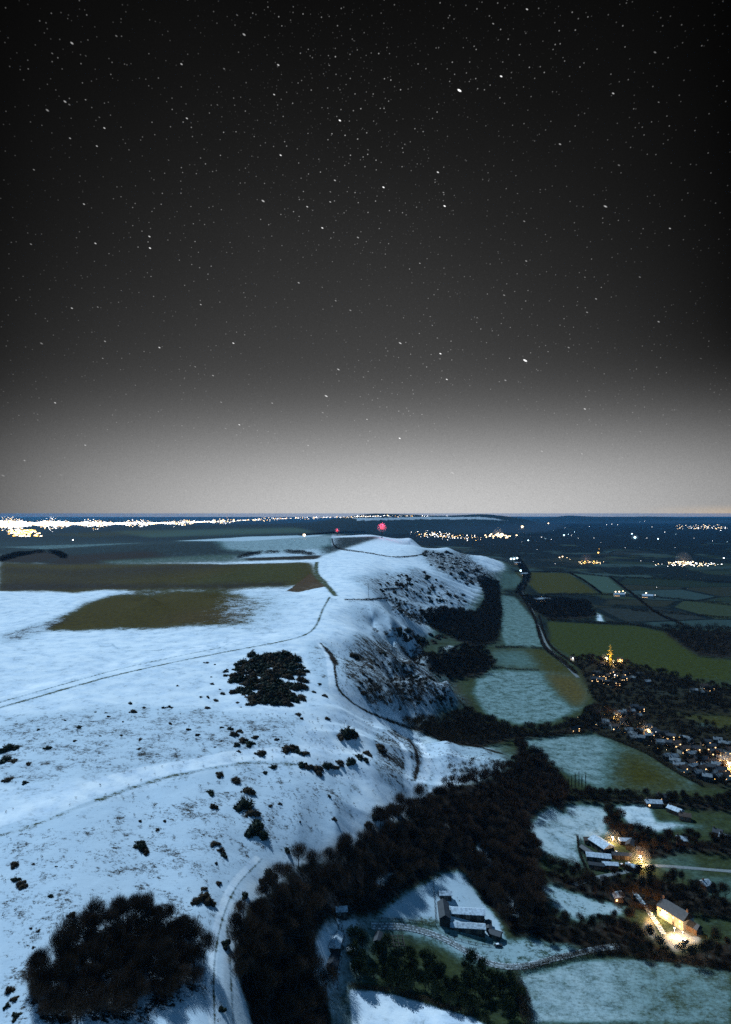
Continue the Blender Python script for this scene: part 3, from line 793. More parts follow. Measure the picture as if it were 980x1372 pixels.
def empty(name, loc, rz=0.0, s=1.0):
    o = bpy.data.objects.new(name, None)
    o.empty_display_size = 0.5
    o.location = loc; o.rotation_euler = (0, 0, rz); o.scale = (s, s, s)
    return link(o)
def copy_tree(o, parent=None):
    c = o.copy(); SC.collection.objects.link(c); c.parent = parent
    for ch in o.children: copy_tree(ch, c)
    return c

# ------------------------------------------------------------------ ground mesh, split into hill and vale
lowland = np.clip((30 - GZ) / 15, 0, 1) * np.clip((LU + 0.10) / 0.10, 0, 1)
lowland = np.maximum(lowland, np.clip((GY - 1900) / 500, 0, 1) * (LU < -0.05))
def grid_object(name, faces, note=None):
    used = np.unique(faces)
    remap = np.full(NU * NV, -1, np.int64); remap[used] = np.arange(len(used))
    f = remap[faces]
    me = bpy.data.meshes.new(name)
    co = np.stack([GX.ravel()[used], GY.ravel()[used], GZ.ravel()[used]], 1).astype(np.float32)
    me.vertices.add(len(used)); me.vertices.foreach_set('co', co.ravel())
    me.loops.add(f.size); me.loops.foreach_set('vertex_index', f.astype(np.int32).ravel())
    me.polygons.add(len(f)); me.polygons.foreach_set('loop_start', np.arange(0, f.size, 4, dtype=np.int32))
    me.polygons.foreach_set('use_smooth', np.ones(len(f), bool))
    a = me.attributes.new('base_colour', 'FLOAT_COLOR', 'POINT')
    c = np.ones((len(used), 4), np.float32); c[:, :3] = base.reshape(-1, 3)[used]
    a.data.foreach_set('color', c.ravel())
    a = me.attributes.new('cover', 'FLOAT_COLOR', 'POINT')
    c = np.ones((len(used), 4), np.float32); c[:, 0] = snow.ravel()[used]; c[:, 1] = rough.ravel()[used]; c[:, 2] = patchw.ravel()[used]; c[:, 3] = lowland.ravel()[used]
    a.data.foreach_set('color', c.ravel())
    me.update(calc_edges=True); me.validate()
    me.materials.append(M['ground'])
    o = link(bpy.data.objects.new(name, me))
    tag(o, kind='structure')
    return o
ii = np.arange(NV * NU).reshape(NV, NU)
FQ = np.stack([ii[:-1, :-1], ii[:-1, 1:], ii[1:, 1:], ii[1:, :-1]], -1)
onhill = ((GZ[:-1, :-1] > 8) | (LU[:-1, :-1] < -0.12)) & (GY[:-1, :-1] < 6500)
grid_object('snowy_hill', FQ[onhill])
grid_object('vale_ground', FQ[~onhill])
# ------------------------------------------------------------------ trees, bushes, hedges
def blades(pts, dirs, length, width, rng):
    """many thin tapered faces: returns vertex and triangle arrays"""
    n = len(pts)
    side = np.cross(dirs, rng.normal(size=(n, 3)))
    side /= np.linalg.norm(side, axis=1)[:, None] + 1e-9
    w = (width * rng.uniform(0.6, 1.4, n))[:, None]; L = (length * rng.uniform(0.6, 1.3, n))[:, None]
    v = np.stack([pts - side * w, pts + side * w, pts + dirs * L], 1).reshape(-1, 3)
    f = np.arange(3 * n).reshape(n, 3)
    return v, f
def np_mesh(name, v, f, mat):
    me = bpy.data.meshes.new(name)
    me.vertices.add(len(v)); me.vertices.foreach_set('co', np.asarray(v, np.float32).ravel())
    k = f.shape[1]
    me.loops.add(f.size); me.loops.foreach_set('vertex_index', f.astype(np.int32).ravel())
    me.polygons.add(len(f)); me.polygons.foreach_set('loop_start', np.arange(0, f.size, k, dtype=np.int32))
    me.update(calc_edges=True)
    me.materials.append(mat)
    return me
def crown_arrays(h, r, n, rng, wid=0.06, ln=1.2, low=0.30, lumps=7, up=0.5):
    """twigs of a bare crown: clumped on limb ends, gaps between"""
    cen = []
    for i in range(lumps):
        a = rng.uniform(0, 2 * pi); e = rng.uniform(-0.1, 1.0)
        d = np.array([cos(a) * sqrt(max(0, 1 - e * e)), sin(a) * sqrt(max(0, 1 - e * e)), e])
        cen.append(d * np.array([r, r, h * (1 - low) * 0.5]) * rng.uniform(0.45, 0.72) + np.array([0, 0, h * (low + (1 - low) * 0.48)]))
    cen.append(np.array([0, 0, h * 0.66]))
    cen = np.array(cen)
    k = rng.integers(0, len(cen), n)
    off = rng.normal(size=(n, 3)); off /= np.linalg.norm(off, axis=1)[:, None]
    off *= (rng.uniform(0.15, 1.0, n) ** 0.6)[:, None] * r * 0.52
    p = cen[k] + off
    p[:, 2] = np.maximum(p[:, 2], h * low * 0.6)
    d = p - np.array([0, 0, h * low]); d /= np.linalg.norm(d, axis=1)[:, None] + 1e-9
    d = d + rng.normal(size=(n, 3)) * 0.45 + np.array([0, 0, up]); d /= np.linalg.norm(d, axis=1)[:, None]
    return blades(p, d, ln, wid, rng)
def trunk_mb(h, r, rng, tr=0.22, low=0.3, limbs=7):
    m = MB()
    m.tube((0, 0, -0.8), (0, 0, h * low), tr * 1.25, tr * 0.9, 7)
    m.tube((0, 0, h * low), (rng.normal() * .2, rng.normal() * .2, h * 0.82), tr * 0.9, tr * 0.15, 6)
    for i in range(limbs):
        a = 2 * pi * i / limbs + rng.uniform(-.3, .3); z0 = h * (low + rng.uniform(-0.05, 0.25))
        q1 = (cos(a) * r * 0.42, sin(a) * r * 0.42, z0 + h * 0.20)
        q2 = (cos(a) * r * 0.80, sin(a) * r * 0.80, z0 + h * rng.uniform(0.30, 0.45))
        m.tube((0, 0, z0), q1, tr * 0.5, tr * 0.3, 5); m.tube(q1, q2, tr * 0.3, tr * 0.08, 5)
        b = a + 0.6
        m.tube(q1, (cos(b) * r * 0.7, sin(b) * r * 0.7, z0 + h * 0.33), tr * 0.22, tr * 0.06, 4)
    return m
def tree_protos(name, k, h, r, n, mat, wid, ln, low=0.3, tr=0.2, **kw):
    out = []
    for i in range(k):
        rng = np.random.default_rng(100 + i * 7 + len(name) * 13)
        v, f = crown_arrays(h, r, n, rng, wid, ln, low, **kw)
        out.append((trunk_mb(h, r, rng, tr, low).mesh('trunk', M['bark']), np_mesh('crown', v, f, mat)))
    return out
def plant_tree(name, proto, x, Y, s, label, cat, group, sink=0.15):
    root = empty(name, (x, Y, ground(x, Y) - sink * s), random.uniform(0, 6.28), s)
    root.scale = (s * random.uniform(.8, 1.2), s * random.uniform(.8, 1.2), s * random.uniform(.75, 1.3))
    tag(root, label, cat, group)
    for nm, me in zip(('trunk', 'crown'), proto):
        link(bpy.data.objects.new(nm, me), root)
    return root
def scatter(pts, spacing, ymin=0.0, jitter=1.0, keep=1.0, seed=1, maxn=100000):
    poly = world_poly(pts, 15, ymin)
    rng = np.random.default_rng(seed)
    x0, x1 = poly[:, 0].min(), poly[:, 0].max(); y0, y1 = poly[:, 1].min(), poly[:, 1].max()
    out = []
    ny = int((y1 - y0) / (spacing * 0.87)) + 1; nx = int((x1 - x0) / spacing) + 1
    X, Yv = np.meshgrid(np.arange(nx) * spacing + x0, np.arange(ny) * spacing * 0.87 + y0)
    X = X + (np.arange(ny) % 2)[:, None] * spacing / 2
    X = X + rng.uniform(-.42, .42, X.shape) * spacing * jitter; Yv = Yv + rng.uniform(-.42, .42, X.shape) * spacing * jitter
    m = inside(X, Yv, poly) & (rng.uniform(size=X.shape) < keep)
    return np.stack([X[m], Yv[m]], 1)[:maxn]
def mass(name, pts, hgt, r, n, mat, wid, ln, seed=5, low=0.15, **kw):
    """far or numberless trees as one body of twigs, each tree its own crown shape"""
    rng = np.random.default_rng(seed)
    protos = [crown_arrays(hgt, r, n, rng, wid, ln, low, **kw)[0] for _ in range(6)]
    V = []
    for i, (x, Y) in enumerate(pts):
        s = rng.uniform(0.7, 1.25); a = rng.uniform(0, 6.28)
        p = protos[i % 6] * s
        q = np.stack([p[:, 0] * cos(a) - p[:, 1] * sin(a) + x, p[:, 0] * sin(a) + p[:, 1] * cos(a) + Y, p[:, 2] + ground(x, Y)], 1)
        V.append(q)
    if not V: return None
    V = np.concatenate(V)
    f = np.arange(len(V)).reshape(-1, 3)
    o = link(bpy.data.objects.new(name, np_mesh(name, V, f, mat)))
    return tag(o, kind='stuff')
def visible(x, Y, extra=0.0, slack=1.0):
    """is a point on the ground in front of the camera and not behind a nearer rise"""
    u = x / Y
    if abs(u) > 0.56: return False
    py = HY + FPX * (CAM_Z - ground(x, Y) - extra) / Y
    if py > 1420: return False
    for t in (0.5, 0.62, 0.72, 0.8, 0.86, 0.91, 0.95, 0.98):
        if HY + FPX * (CAM_Z - ground(x * t, Y * t)) / (Y * t) < py - slack: return False
    return True

# --- round copse of thorn trees on the near slope
thorn = tree_protos('thorn_tree', 4, 6.4, 3.2, 2600, M['twigs'], 0.019, 1.8, 0.20, 0.14, up=0.9, lumps=12)
for x, Y in scatter(COPSE, 4.5, keep=0.86, seed=3):
    plant_tree('thorn_tree', random.choice(thorn), x, Y, random.uniform(0.9, 1.4), 'bare brown thorn tree in the round copse on the near snowy slope', 'tree', 'thorn trees of the round copse')
# --- wood on the scarp
wood_t = tree_protos('bare_tree', 5, 11.0, 4.8, 2700, M['twigs'], 0.029, 2.2, 0.26, 0.22, lumps=12, up=0.8)
pw_ = scatter(WOODS['scarp'], 6.7, keep=0.93, seed=4)
near_ = sorted([tuple(p) for p in pw_ if visible(p[0], p[1], 13, 5)], key=lambda p: p[1])
ind, rest = near_[:296], near_[296:]
for x, Y in ind:
    plant_tree('bare_tree', random.choice(wood_t), x, Y, random.uniform(0.65, 1.15), 'bare dark tree crowded into the wood below the snowy hill', 'tree', 'bare trees of the wood below the hill')
mass('far_wood', rest, 10.5, 4.6, 700, M['twigs'], 0.09, 1.6, 8)
for k, sp, hh, rr, nn_, wd in (('lower', 7, 9, 4.6, 360, 0.13), ('combe', 8, 9, 5, 300, 0.16), ('hanger', 8, 9, 5, 260, 0.18), ('vale', 10, 10, 6, 160, 0.3), ('big', 13, 12, 8, 160, 0.3), ('road', 12, 8, 6, 120, 0.4)):
    mass('far_wood', scatter(WOODS[k], sp, seed=11 + len(k)), hh, rr, nn_, M['twigs_dark'], wd, 1.9, 20 + len(k))
# --- garden and belt trees in the vale
gard = tree_protos('garden_tree', 4, 9.0, 4.2, 1300, M['twigs_dark'], 0.07, 1.3, 0.2, 0.2) 
olive_t = tree_protos('evergreen_tree', 3, 7.0, 3.4, 1300, M['leaf_olive'], 0.12, 0.7, 0.12, 0.2)
GARDEN = [(475, 1262), (560, 1278), (615, 1296), (690, 1330), (700, 1372), (640, 1368), (560, 1342), (510, 1328), (470, 1322), (465, 1290)]
for i, (x, Y) in enumerate(scatter(GARDEN, 5.6, keep=0.8, seed=6)):
    plant_tree('evergreen_tree', random.choice(olive_t), x, Y, random.uniform(0.7, 1.35), 'dull green bushy tree in the rough gardens between lane and white field', 'tree', 'green trees of the rough gardens')
cand = []
for k in ('right', 'house', 'belt', 'row'):
    cand += [tuple(p) for p in scatter(WOODS[k], 6.6, seed=31 + len(k))]
cand = sorted([p for p in cand if visible(*p)], key=lambda p: p[1])
for x, Y in cand[:240]:
    plant_tree('belt_tree', random.choice(gard), x, Y, random.uniform(0.6, 1.05), 'dark tree of the hedgerow woods around the lit farm and house', 'tree', 'trees of the hedgerow woods in the vale')
mass('far_wood', cand[240:], 9, 4.4, 380, M['twigs_dark'], 0.11, 1.5, 41)
vill_pts = [tuple(p) for p in scatter(VILLAGE, 9, keep=0.72, seed=9)]

# --- bushes
def bush_mesh(i):
    rng = np.random.default_rng(300 + i)
    n = 620
    d = rng.normal(size=(n, 3)); d[:, 2] = np.abs(d[:, 2]); d /= np.linalg.norm(d, axis=1)[:, None]
    lum = 0.72 + 0.28 * np.sin(d[:, 0] * 5 + i) * np.cos(d[:, 1] * 4 + i * 2)
    p = d * np.array([0.50, 0.44, 0.55]) * (lum * rng.uniform(0.75, 1.0, n))[:, None]
    dd = d + rng.normal(size=(n, 3)) * 0.6; dd /= np.linalg.norm(dd, axis=1)[:, None]
    lob = np.array([[0, 0, 0], [.42, .1, -.1], [-.3, .34, -.14], [-.15, -.42, -.16]])[:2 + i % 3]
    lsz = np.array([1, .72, .6, .5])[:2 + i % 3]
    li = rng.integers(0, len(lob), n)
    p = p * lsz[li][:, None] + lob[li]
    v, f = blades(p, dd, 0.18, 0.030, rng)
    c = MB()
    for q, z_ in zip(lob, lsz): c.ball((q[0], q[1], 0.02), 0.34 * z_, 9, 6, sq=1.1)
    cv = np.array(c.v); cv *= (1 + 0.22 * np.sin(cv[:, :1] * 11 + i) * np.cos(cv[:, 1:2] * 9))
    tri = [(q[0], q[j], q[j + 1]) for q in c.f for j in range(1, len(q) - 1)]
    V = np.concatenate([v, cv]); F = np.concatenate([f, np.array(tri) + len(v)])
    return np_mesh('gorse_bush', V, F, M['twigs_dark' if i % 2 else 'leaf'])
bushes = [bush_mesh(i) for i in range(6)]
NB = [0]
def bush(px, py, size, label, group, name='gorse_bush', stretch=1.0, pt=None):
    """size = width in photograph pixels"""
    x, Y = pt if pt is not None else hit(px, py + size * 0.30)
    w = size * Y / FPX
    o = link(bpy.data.objects.new(name, random.choice(bushes)))
    o.location = (x, Y, ground(x, Y) - 0.05 * w)
    o.rotation_euler = (0, 0, random.uniform(0, 6.28))
    k = random.uniform(0.85, 1.1)
    o.scale = (w * k * 0.86, w * 0.86 / k, w * random.uniform(0.65, 0.95))
    tag(o, label, 'bush', group)
    NB[0] += 1
    return o
big = [(190, 1131, 20), (186, 1126, 13), (196, 1138, 13), (287, 1126, 14), (297, 1136, 13), (299, 1143, 11), (328, 1070, 32), (336, 1084, 20), (345, 1100, 26), (338, 1108, 24), (352, 1114, 22), (331, 1054, 20), (285, 1078, 13), (283, 1059, 13),
       (295, 1034, 15), (316, 1041, 16), (272, 1198, 24), (264, 1203, 18), (281, 1206, 14), (292, 1181, 9), (272, 1188, 10), (300, 1260, 17), (296, 1349, 12), (21, 1155, 15), (27, 1181, 17), (20, 1176, 12), (35, 1184, 10), (68, 1198, 9), (97, 1223, 12),
       (12, 1324, 15), (20, 1336, 12), (10, 1345, 10), (22, 1357, 15), (465, 977, 26), (455, 983, 14), (474, 982, 16), (490, 1015, 12), (404, 1021, 14), (412, 1024, 16), (425, 1026, 20), (437, 1022, 18), (447, 1025, 12), (455, 1018, 14), (398, 1003, 14),
       (408, 1006, 12), (384, 999, 18), (392, 998, 12), (350, 1006, 17), (325, 988, 14), (334, 992, 16), (318, 995, 12), (342, 986, 10), (312, 981, 14), (322, 977, 10), (471, 1016, 18), (482, 1010, 16), (492, 1006, 14), (508, 996, 16), (512, 1003, 10),
       (370, 989, 8), (366, 1025, 12), (12, 997, 22), (22, 998, 14), (8, 1012, 20), (18, 1016, 13), (38, 1021, 9), (10, 1042, 14), (34, 1046, 10), (64, 1000, 11), (178, 951, 10), (106, 972, 9), (100, 991, 6), (264, 983, 8), (252, 976, 7), (186, 1002, 6), (188, 989, 6), (163, 984, 5),
       (52, 976, 6), (87, 964, 4), (128, 953, 4), (142, 954, 4), (145, 959, 5), (193, 947, 5), (219, 947, 6), (227, 945, 7), (230, 947, 5), (175, 941, 7), (228, 968, 6), (238, 918, 4), (134, 985, 4), (165, 966, 4), (297, 973, 6), (308, 974, 9), (288, 1000, 4),
       (212, 1110, 7), (221, 1099, 6), (188, 1099, 6), (45, 1156, 5), (75, 1160, 4), (42, 1243, 5), (52, 1246, 6), (45, 1268, 5), (49, 1277, 5), (290, 1155, 6), (355, 1033, 8), (438, 960, 8), (400, 955, 9), (404, 961, 7), (472, 875, 12), (478, 878, 9), (420, 925, 7), (435, 930, 8), (428, 915, 6),
       (441, 1065, 6), (320, 1005, 6), (362, 1078, 8), (375, 1075, 6), (402, 1100, 5), (384, 1135, 12), (448, 1095, 8), (493, 1100, 12), (502, 1090, 14), (510, 1085, 20), (525, 1078, 22), (360, 1165, 20), (350, 1178, 14), (328, 1195, 16), (320, 1210, 14), (316, 1225, 16), (318, 1248, 16), (322, 1270, 18), (330, 1290, 20)]
for px, py, s in big:
    where = ('lowest snowy slope left of the wood' if py > 1050 else 'snowy slope below the ridge track' if py > 940 else 'snow beside the ridge track')
    sz = 'large' if s > 15 else 'medium' if s > 8 else 'small'
    bush(px, py, s * 1.05, '%s dark bush on the %s' % (sz, where), '%s bushes on the %s' % (sz, where))
# the dense gorse patch above the slope
PATCH = [(285, 930), (304, 908), (318, 890), (335, 877), (378, 875), (402, 886), (408, 915), (402, 942), (375, 946), (350, 944), (325, 944), (305, 936)]
pq = [q for q in scatter(PATCH, 5.9, keep=0.97, seed=12) if vnoise(q[0] / 9, q[1] / 9, 88) > -0.27 + 0.6 * max(0, (-0.165 - q[0] / q[1]) / 0.05)]
random.shuffle(pq)
for x, Y in pq[:150]:
    bush(0, 0, random.uniform(14, 21), 'dark gorse bush in the dense patch beside the ridge track', 'gorse bushes of the dense patch', pt=(x, Y))
for _ in range(26):
    bush(random.triangular(258, 345, 300), random.uniform(884, 948), random.uniform(3, 9), 'small outlying gorse bush at the left edge of the dense patch', 'outlying gorse bushes of the dense patch')
# scrub on the spurs
SPURS = [([(470, 880), (520, 870), (600, 900), (630, 945), (545, 960), (480, 925)], 100, 3, 9, 'lower tussocky spur beside the round field'),
         ([(525, 840), (560, 840), (600, 850), (600, 862), (540, 862)], 30, 6, 14, 'scarp edge above the dark combe'),
         ([(500, 770), (560, 760), (630, 800), (640, 830), (560, 830), (520, 810)], 95, 3, 10, 'steep middle spur of the scarp'),
         ([(560, 735), (600, 735), (650, 765), (630, 785), (580, 760)], 60, 3, 8, 'far spur of the scarp')]
for poly, cnt, a, b, nm in SPURS:
    P_ = np.array(poly, float)
    k = 0
    while k < cnt:
        px, py = random.uniform(P_[:, 0].min(), P_[:, 0].max()), random.uniform(P_[:, 1].min(), P_[:, 1].max())
        if inside(np.array([px]), np.array([py]), P_)[0]:
            bush(px, py, random.uniform(a, b), 'dark scrub bush on the %s' % nm, 'scrub bushes on the %s' % nm, name='scrub_bush'); k += 1
mass('scrub', np.concatenate([scatter([(520, 915), (560, 905), (580, 920), (560, 945), (520, 940)], 6, keep=.8, seed=51), scatter([(485, 920), (515, 925), (520, 948), (495, 945)], 5, keep=.6, seed=52),
     scatter([(555, 825), (600, 815), (620, 830), (590, 850)], 6, seed=53), scatter([(570, 738), (640, 755), (660, 775), (600, 760)], 16, keep=.6, seed=54), scatter([(640, 765), (662, 775), (668, 800), (650, 795)], 9, seed=55),
     scatter([(520, 800), (560, 812), (600, 830), (560, 838), (525, 820)], 7, keep=.6, seed=57), scatter([(500, 845), (560, 850), (575, 862), (520, 858)], 5, keep=.6, seed=58), scatter([(535, 868), (580, 872), (590, 890), (560, 890)], 5, keep=.7, seed=59),
     scatter([(590, 1035), (635, 1020), (690, 1022), (640, 1045)], 5, keep=.45, seed=56)]), 3.8, 3.1, 200, M['twigs_dark'], 0.14, 0.9, 61, low=0.05)
# low heather and tussocks, numberless
tp = np.concatenate([scatter([(0, 960), (420, 950), (500, 1050), (380, 1130), (300, 1180), (290, 1400), (0, 1400)], 6.5, keep=0.22, seed=71),
                     scatter([(300, 955), (500, 960), (510, 1060), (440, 1110), (360, 1120), (310, 1060)], 4.6, keep=0.30, seed=74), scatter([(470, 812), (640, 790), (640, 835), (560, 850), (480, 840)], 9, keep=0.4, seed=75),
                     scatter([(440, 860), (540, 860), (628, 945), (545, 962), (455, 930)], 4.2, keep=0.6, seed=72),
                     scatter([(505, 975), (575, 1000), (685, 1022), (590, 1040), (520, 1070)], 4.0, keep=0.4, seed=73)])
mass('tussocks', tp, 0.9, 0.9, 30, M['twigs_dark'], 0.07, 0.45, 62, low=0.02)

# --- slim poplars at the field edge
for i, (px, py, hh) in enumerate(((762, 1060, 15), (766, 1059, 19), (771, 1058, 21), (776, 1058, 23), (780, 1059, 17), (785, 1060, 19))):
    x, Y = hit(px, py)
    h = hh * Y / FPX
    rng = np.random.default_rng(500 + i)
    n = 420
    z = rng.uniform(0.15, 1, n) * h
    a = rng.uniform(0, 6.28, n); rr = rng.uniform(0, 1, n) * 0.5 * np.sin(np.clip(z / h, 0.08, 1) * pi * 0.92 + 0.15)
    p = np.stack([np.cos(a) * rr, np.sin(a) * rr, z], 1)
    d = np.stack([np.cos(a) * .35, np.sin(a) * .35, np.ones(n)], 1); d /= np.linalg.norm(d, axis=1)[:, None]
    v, f = blades(p, d, 1.1, 0.05, rng)
    t = MB().tube((0, 0, -0.5), (0, 0, h), 0.22, 0.03, 7)
    plant_tree('poplar_tree', (t.mesh('trunk', M['bark']), np_mesh('crown', v, f, M['twigs_dark'])), x, Y, 1.0, 'tall slim bare poplar standing in a row at the near edge of the teal field', 'tree', 'slim poplars at the field edge')

# --- hedges
def hedge(label, pts, w=2.6, h=2.6, gaps=0.0, mat='twigs_dark', ymin=0.0, dens=1.0, fine=None):
    L = world_line(pts, 5, ymin)
    seg = np.linalg.norm(np.diff(L, axis=0), axis=1)
    tot = seg.sum(); cum = np.concatenate([[0], np.cumsum(seg)])
    Ym = L[:, 1].mean()
    px = Ym / FPX * 1.34
    bl = max(0.35, px * 0.45)
    n = int(min(30000, tot * (w + h) / (bl * bl) * 2.2 * dens))
    rng = np.random.default_rng(int(abs(L[0, 0] * 10)) % 9999)
    s = rng.uniform(0, tot, n)
    if gaps: s = s[(vnoise(s / 14.0, s * 0 + L[0, 0], 5) + 0.5) > gaps]
    n = len(s)
    x = np.interp(s, cum, L[:, 0]); y = np.interp(s, cum, L[:, 1])
    hv = h * (0.75 + 0.9 * (vnoise(s / 7.0, s * 0 + 3, 6) + 0.5))
    x = x + rng.uniform(-.5, .5, n) * w; y = y + rng.uniform(-.5, .5, n) * w
    c = np.interp(x / y, UG, np.arange(NU)); r = np.interp(y, VG, np.arange(NV))
    c0 = np.minimum(c.astype(int), NU - 2); r0 = np.minimum(r.astype(int), NV - 2); a = c - c0; b = r - r0
    z = (GZ[r0, c0] * (1 - a) + GZ[r0, c0 + 1] * a) * (1 - b) + (GZ[r0 + 1, c0] * (1 - a) + GZ[r0 + 1, c0 + 1] * a) * b
    p = np.stack([x, y, z + rng.uniform(0, 1, n) ** 0.7 * hv - 0.1], 1)
    d = rng.normal(size=(n, 3)) + np.array([0, 0, 0.7]); d /= np.linalg.norm(d, axis=1)[:, None]
    v, f = blades(p, d, bl * 1.6, bl * 0.32, rng)
    org = np.array([L[0, 0], L[0, 1], ground(*L[0])])
    o = link(bpy.data.objects.new('hedge', np_mesh('hedge', v - org, f, M[mat])))
    o.location = org
    return tag(o, label, 'hedge', None)
HEDGES = [
 ('dark hedge across the narrow snowy pasture below the combe wood', [(664, 868), (700, 868), (728, 870)], 3, 3),
 ('thin hedge along the top of the round field', [(655, 894), (685, 897), (722, 899)], 2, 2),
 ('long thick hedge beside the lane running down to the round field', [(697, 796), (716, 828), (728, 866), (748, 884), (772, 903)], 5, 5),
 ('second hedge on the far side of the lane above the village', [(722, 825), (735, 862), (760, 884), (778, 896)], 3, 3),
 ('hedge along the far edge of the bright green field', [(733, 831), (790, 835), (850, 838), (900, 847)], 4, 4),
 ('hedge dividing the olive field from the teal field', [(763, 768), (785, 780), (806, 796)], 5, 4),
 ('diagonal hedge running down beside the ploughed strip fields', [(817, 773), (848, 797), (880, 822), (915, 838)], 5, 4),
 ('hedge along the far side of the olive field', [(690, 766), (762, 768), (816, 773), (900, 777), (985, 781)], 5, 4),
 ('hedge along the near side of the olive field', [(722, 797), (780, 797), (845, 798)], 5, 4),
 ('hedge between the two dim fields at the right edge', [(846, 798), (910, 804), (985, 812)], 5, 4),
 ('long hedge beyond the big dark wood at right', [(846, 818), (910, 823), (985, 830)], 5, 4),
 ('hedge along the top of the teal field above the poplars', [(690, 985), (740, 986), (800, 983)], 4, 4),
 ('hedge between the teal field and the village houses', [(800, 983), (835, 996), (868, 1011), (905, 1034), (942, 1054)], 3, 3),
 ('hedge below the poplars and the teal field', [(738, 1064), (800, 1067), (870, 1070), (985, 1078)], 5, 4),
 ('hedge beside the small white paddock near the cottages', [(812, 1080), (830, 1112), (866, 1128), (900, 1128)], 4, 4),
 ('short hedge left of the lit farmyard', [(726, 1148), (760, 1160), (796, 1178)], 5, 4),
 ('low hedge at the left side of the farmyard buildings', [(774, 1122), (777, 1145), (788, 1172)], 1.5, 2),
 ('hedge between the upper strip fields behind the village', [(850, 904), (900, 914), (985, 930)], 3, 3),
 ('hedge between the lower strip fields behind the village', [(862, 918), (900, 928), (985, 950)], 4, 4),
 ('hedge running along the lane beside the large pale field', [(700, 1302), (770, 1283), (850, 1280), (985, 1298)], 2.5, 2.5),
 ('broad dark hedge at the left end of the large pale field', [(688, 1310), (698, 1335), (708, 1375)], 6, 5),
 ('hedge along the upper edge of the white field at the bottom', [(470, 1324), (512, 1327), (560, 1340), (632, 1361)], 2.0, 2.0),
 ('hedge on the near edge of the long dark dell in the vale', [(842, 1214), (900, 1222), (985, 1232)], 3, 3),
 ('crooked hedge across the snow of the far hilltop', [(445, 722), (452, 735), (490, 741), (530, 747), (560, 745)], 2.5, 2.2),
 ('short bent hedge on the snow of the middle ridge', [(515, 790), (535, 789), (545, 786), (546, 780)], 2, 2),
 ('thin hedge on the saddle of the ridge', [(462, 804), (490, 804), (520, 802)], 1.5, 1.5),
]
for lab, pts, w_, h_ in HEDGES:
    hedge(lab, pts, w_, h_, gaps=0.12)
hedge('dark line of scrub along the far hill crest left of the masts', [(402, 718), (430, 716), (452, 714), (490, 713)], 18, 7, ymin=2500)
hedge('tree belt on the brown down at far left', [(0, 752), (25, 745), (50, 741), (75, 742), (86, 748)], 22, 9, ymin=1850, gaps=0.25)
hedge('broken line of trees across the pale far slope left of the ridge', [(318, 748), (345, 743), (375, 741), (400, 742), (420, 744)], 16, 8, ymin=1650, gaps=0.3)
# ------------------------------------------------------------------ roads and lanes
def strip(name, pts, w, mat, lift=0.12, ymin=0.0, kerb=0.0):
    L = world_line(pts, 4, ymin)
    vs, fs = [], []
    for i, (x, y) in enumerate(L):
        a = L[max(0, i - 1)]; b = L[min(len(L) - 1, i + 1)]
        t = b - a; t = t / (np.linalg.norm(t) + 1e-9); nrm = np.array([-t[1], t[0]])
        for k in (-1.0, -0.5, 0.0, 0.5, 1.0):
            q = np.array([x, y]) + nrm * k * w / 2
            crown = 0.06 * (1 - k * k)
            vs.append((q[0], q[1], ground(q[0], q[1]) + lift + crown))
    for i in range(len(L) - 1):
        for k in range(4):
            p = i * 5 + k
            fs.append((p, p + 1, p + 6, p + 5))
    m = MB().add(vs, fs)
    o = m.build(name, mat, smooth=True)
    return tag(o, kind='structure')
def rutted_mat():
    m, T = new_mat('rutted_snowy_lane')
    b = T.n('ShaderNodeBsdfPrincipled'); g = T.n('ShaderNodeNewGeometry')
    n = T.noise(g.outputs['Position'], 0.8, 5, 0.7)
    T.link(T.mix(T.ramp(n, 0.42, 0.58), (0.05, 0.06, 0.055, 1), (0.50, 0.56, 0.62, 1)), b.inputs['Base Color'])
    b.inputs['Roughness'].default_value = 0.9
    o = T.n('ShaderNodeOutputMaterial'); T.link(b.outputs[0], o.inputs[0]); return m
M['rut'] = rutted_mat()
LANE = [(498, 1241), (545, 1243), (590, 1256), (628, 1276), (660, 1292), (700, 1295), (750, 1283), (800, 1272), (830, 1268)]
strip('lane', LANE, 4.2, M['asphalt'])
def off(pts, d):
    return [(a, b + d) for a, b in pts]
for d in (-3.4, 0.2, 3.4):
    strip('verge', off(LANE, d), 0.75, M['rut'], 0.2)
strip('road', [(700, 752), (706, 768), (703, 782), (700, 792), (712, 815), (724, 845), (735, 868), (755, 888), (775, 908)], 5, M['asphalt'], 0.25)
strip('track', [(455, 1232), (458, 1260), (452, 1300), (450, 1325)], 3.0, M['rut'], 0.15)
strip('track', [(846, 1190), (870, 1222), (890, 1252)], 3.0, M['rut'], 0.15)
strip('road', [(770, 1186), (800, 1176), (840, 1168), (870, 1160), (985, 1168)], 3.5, M['asphalt'], 0.15)

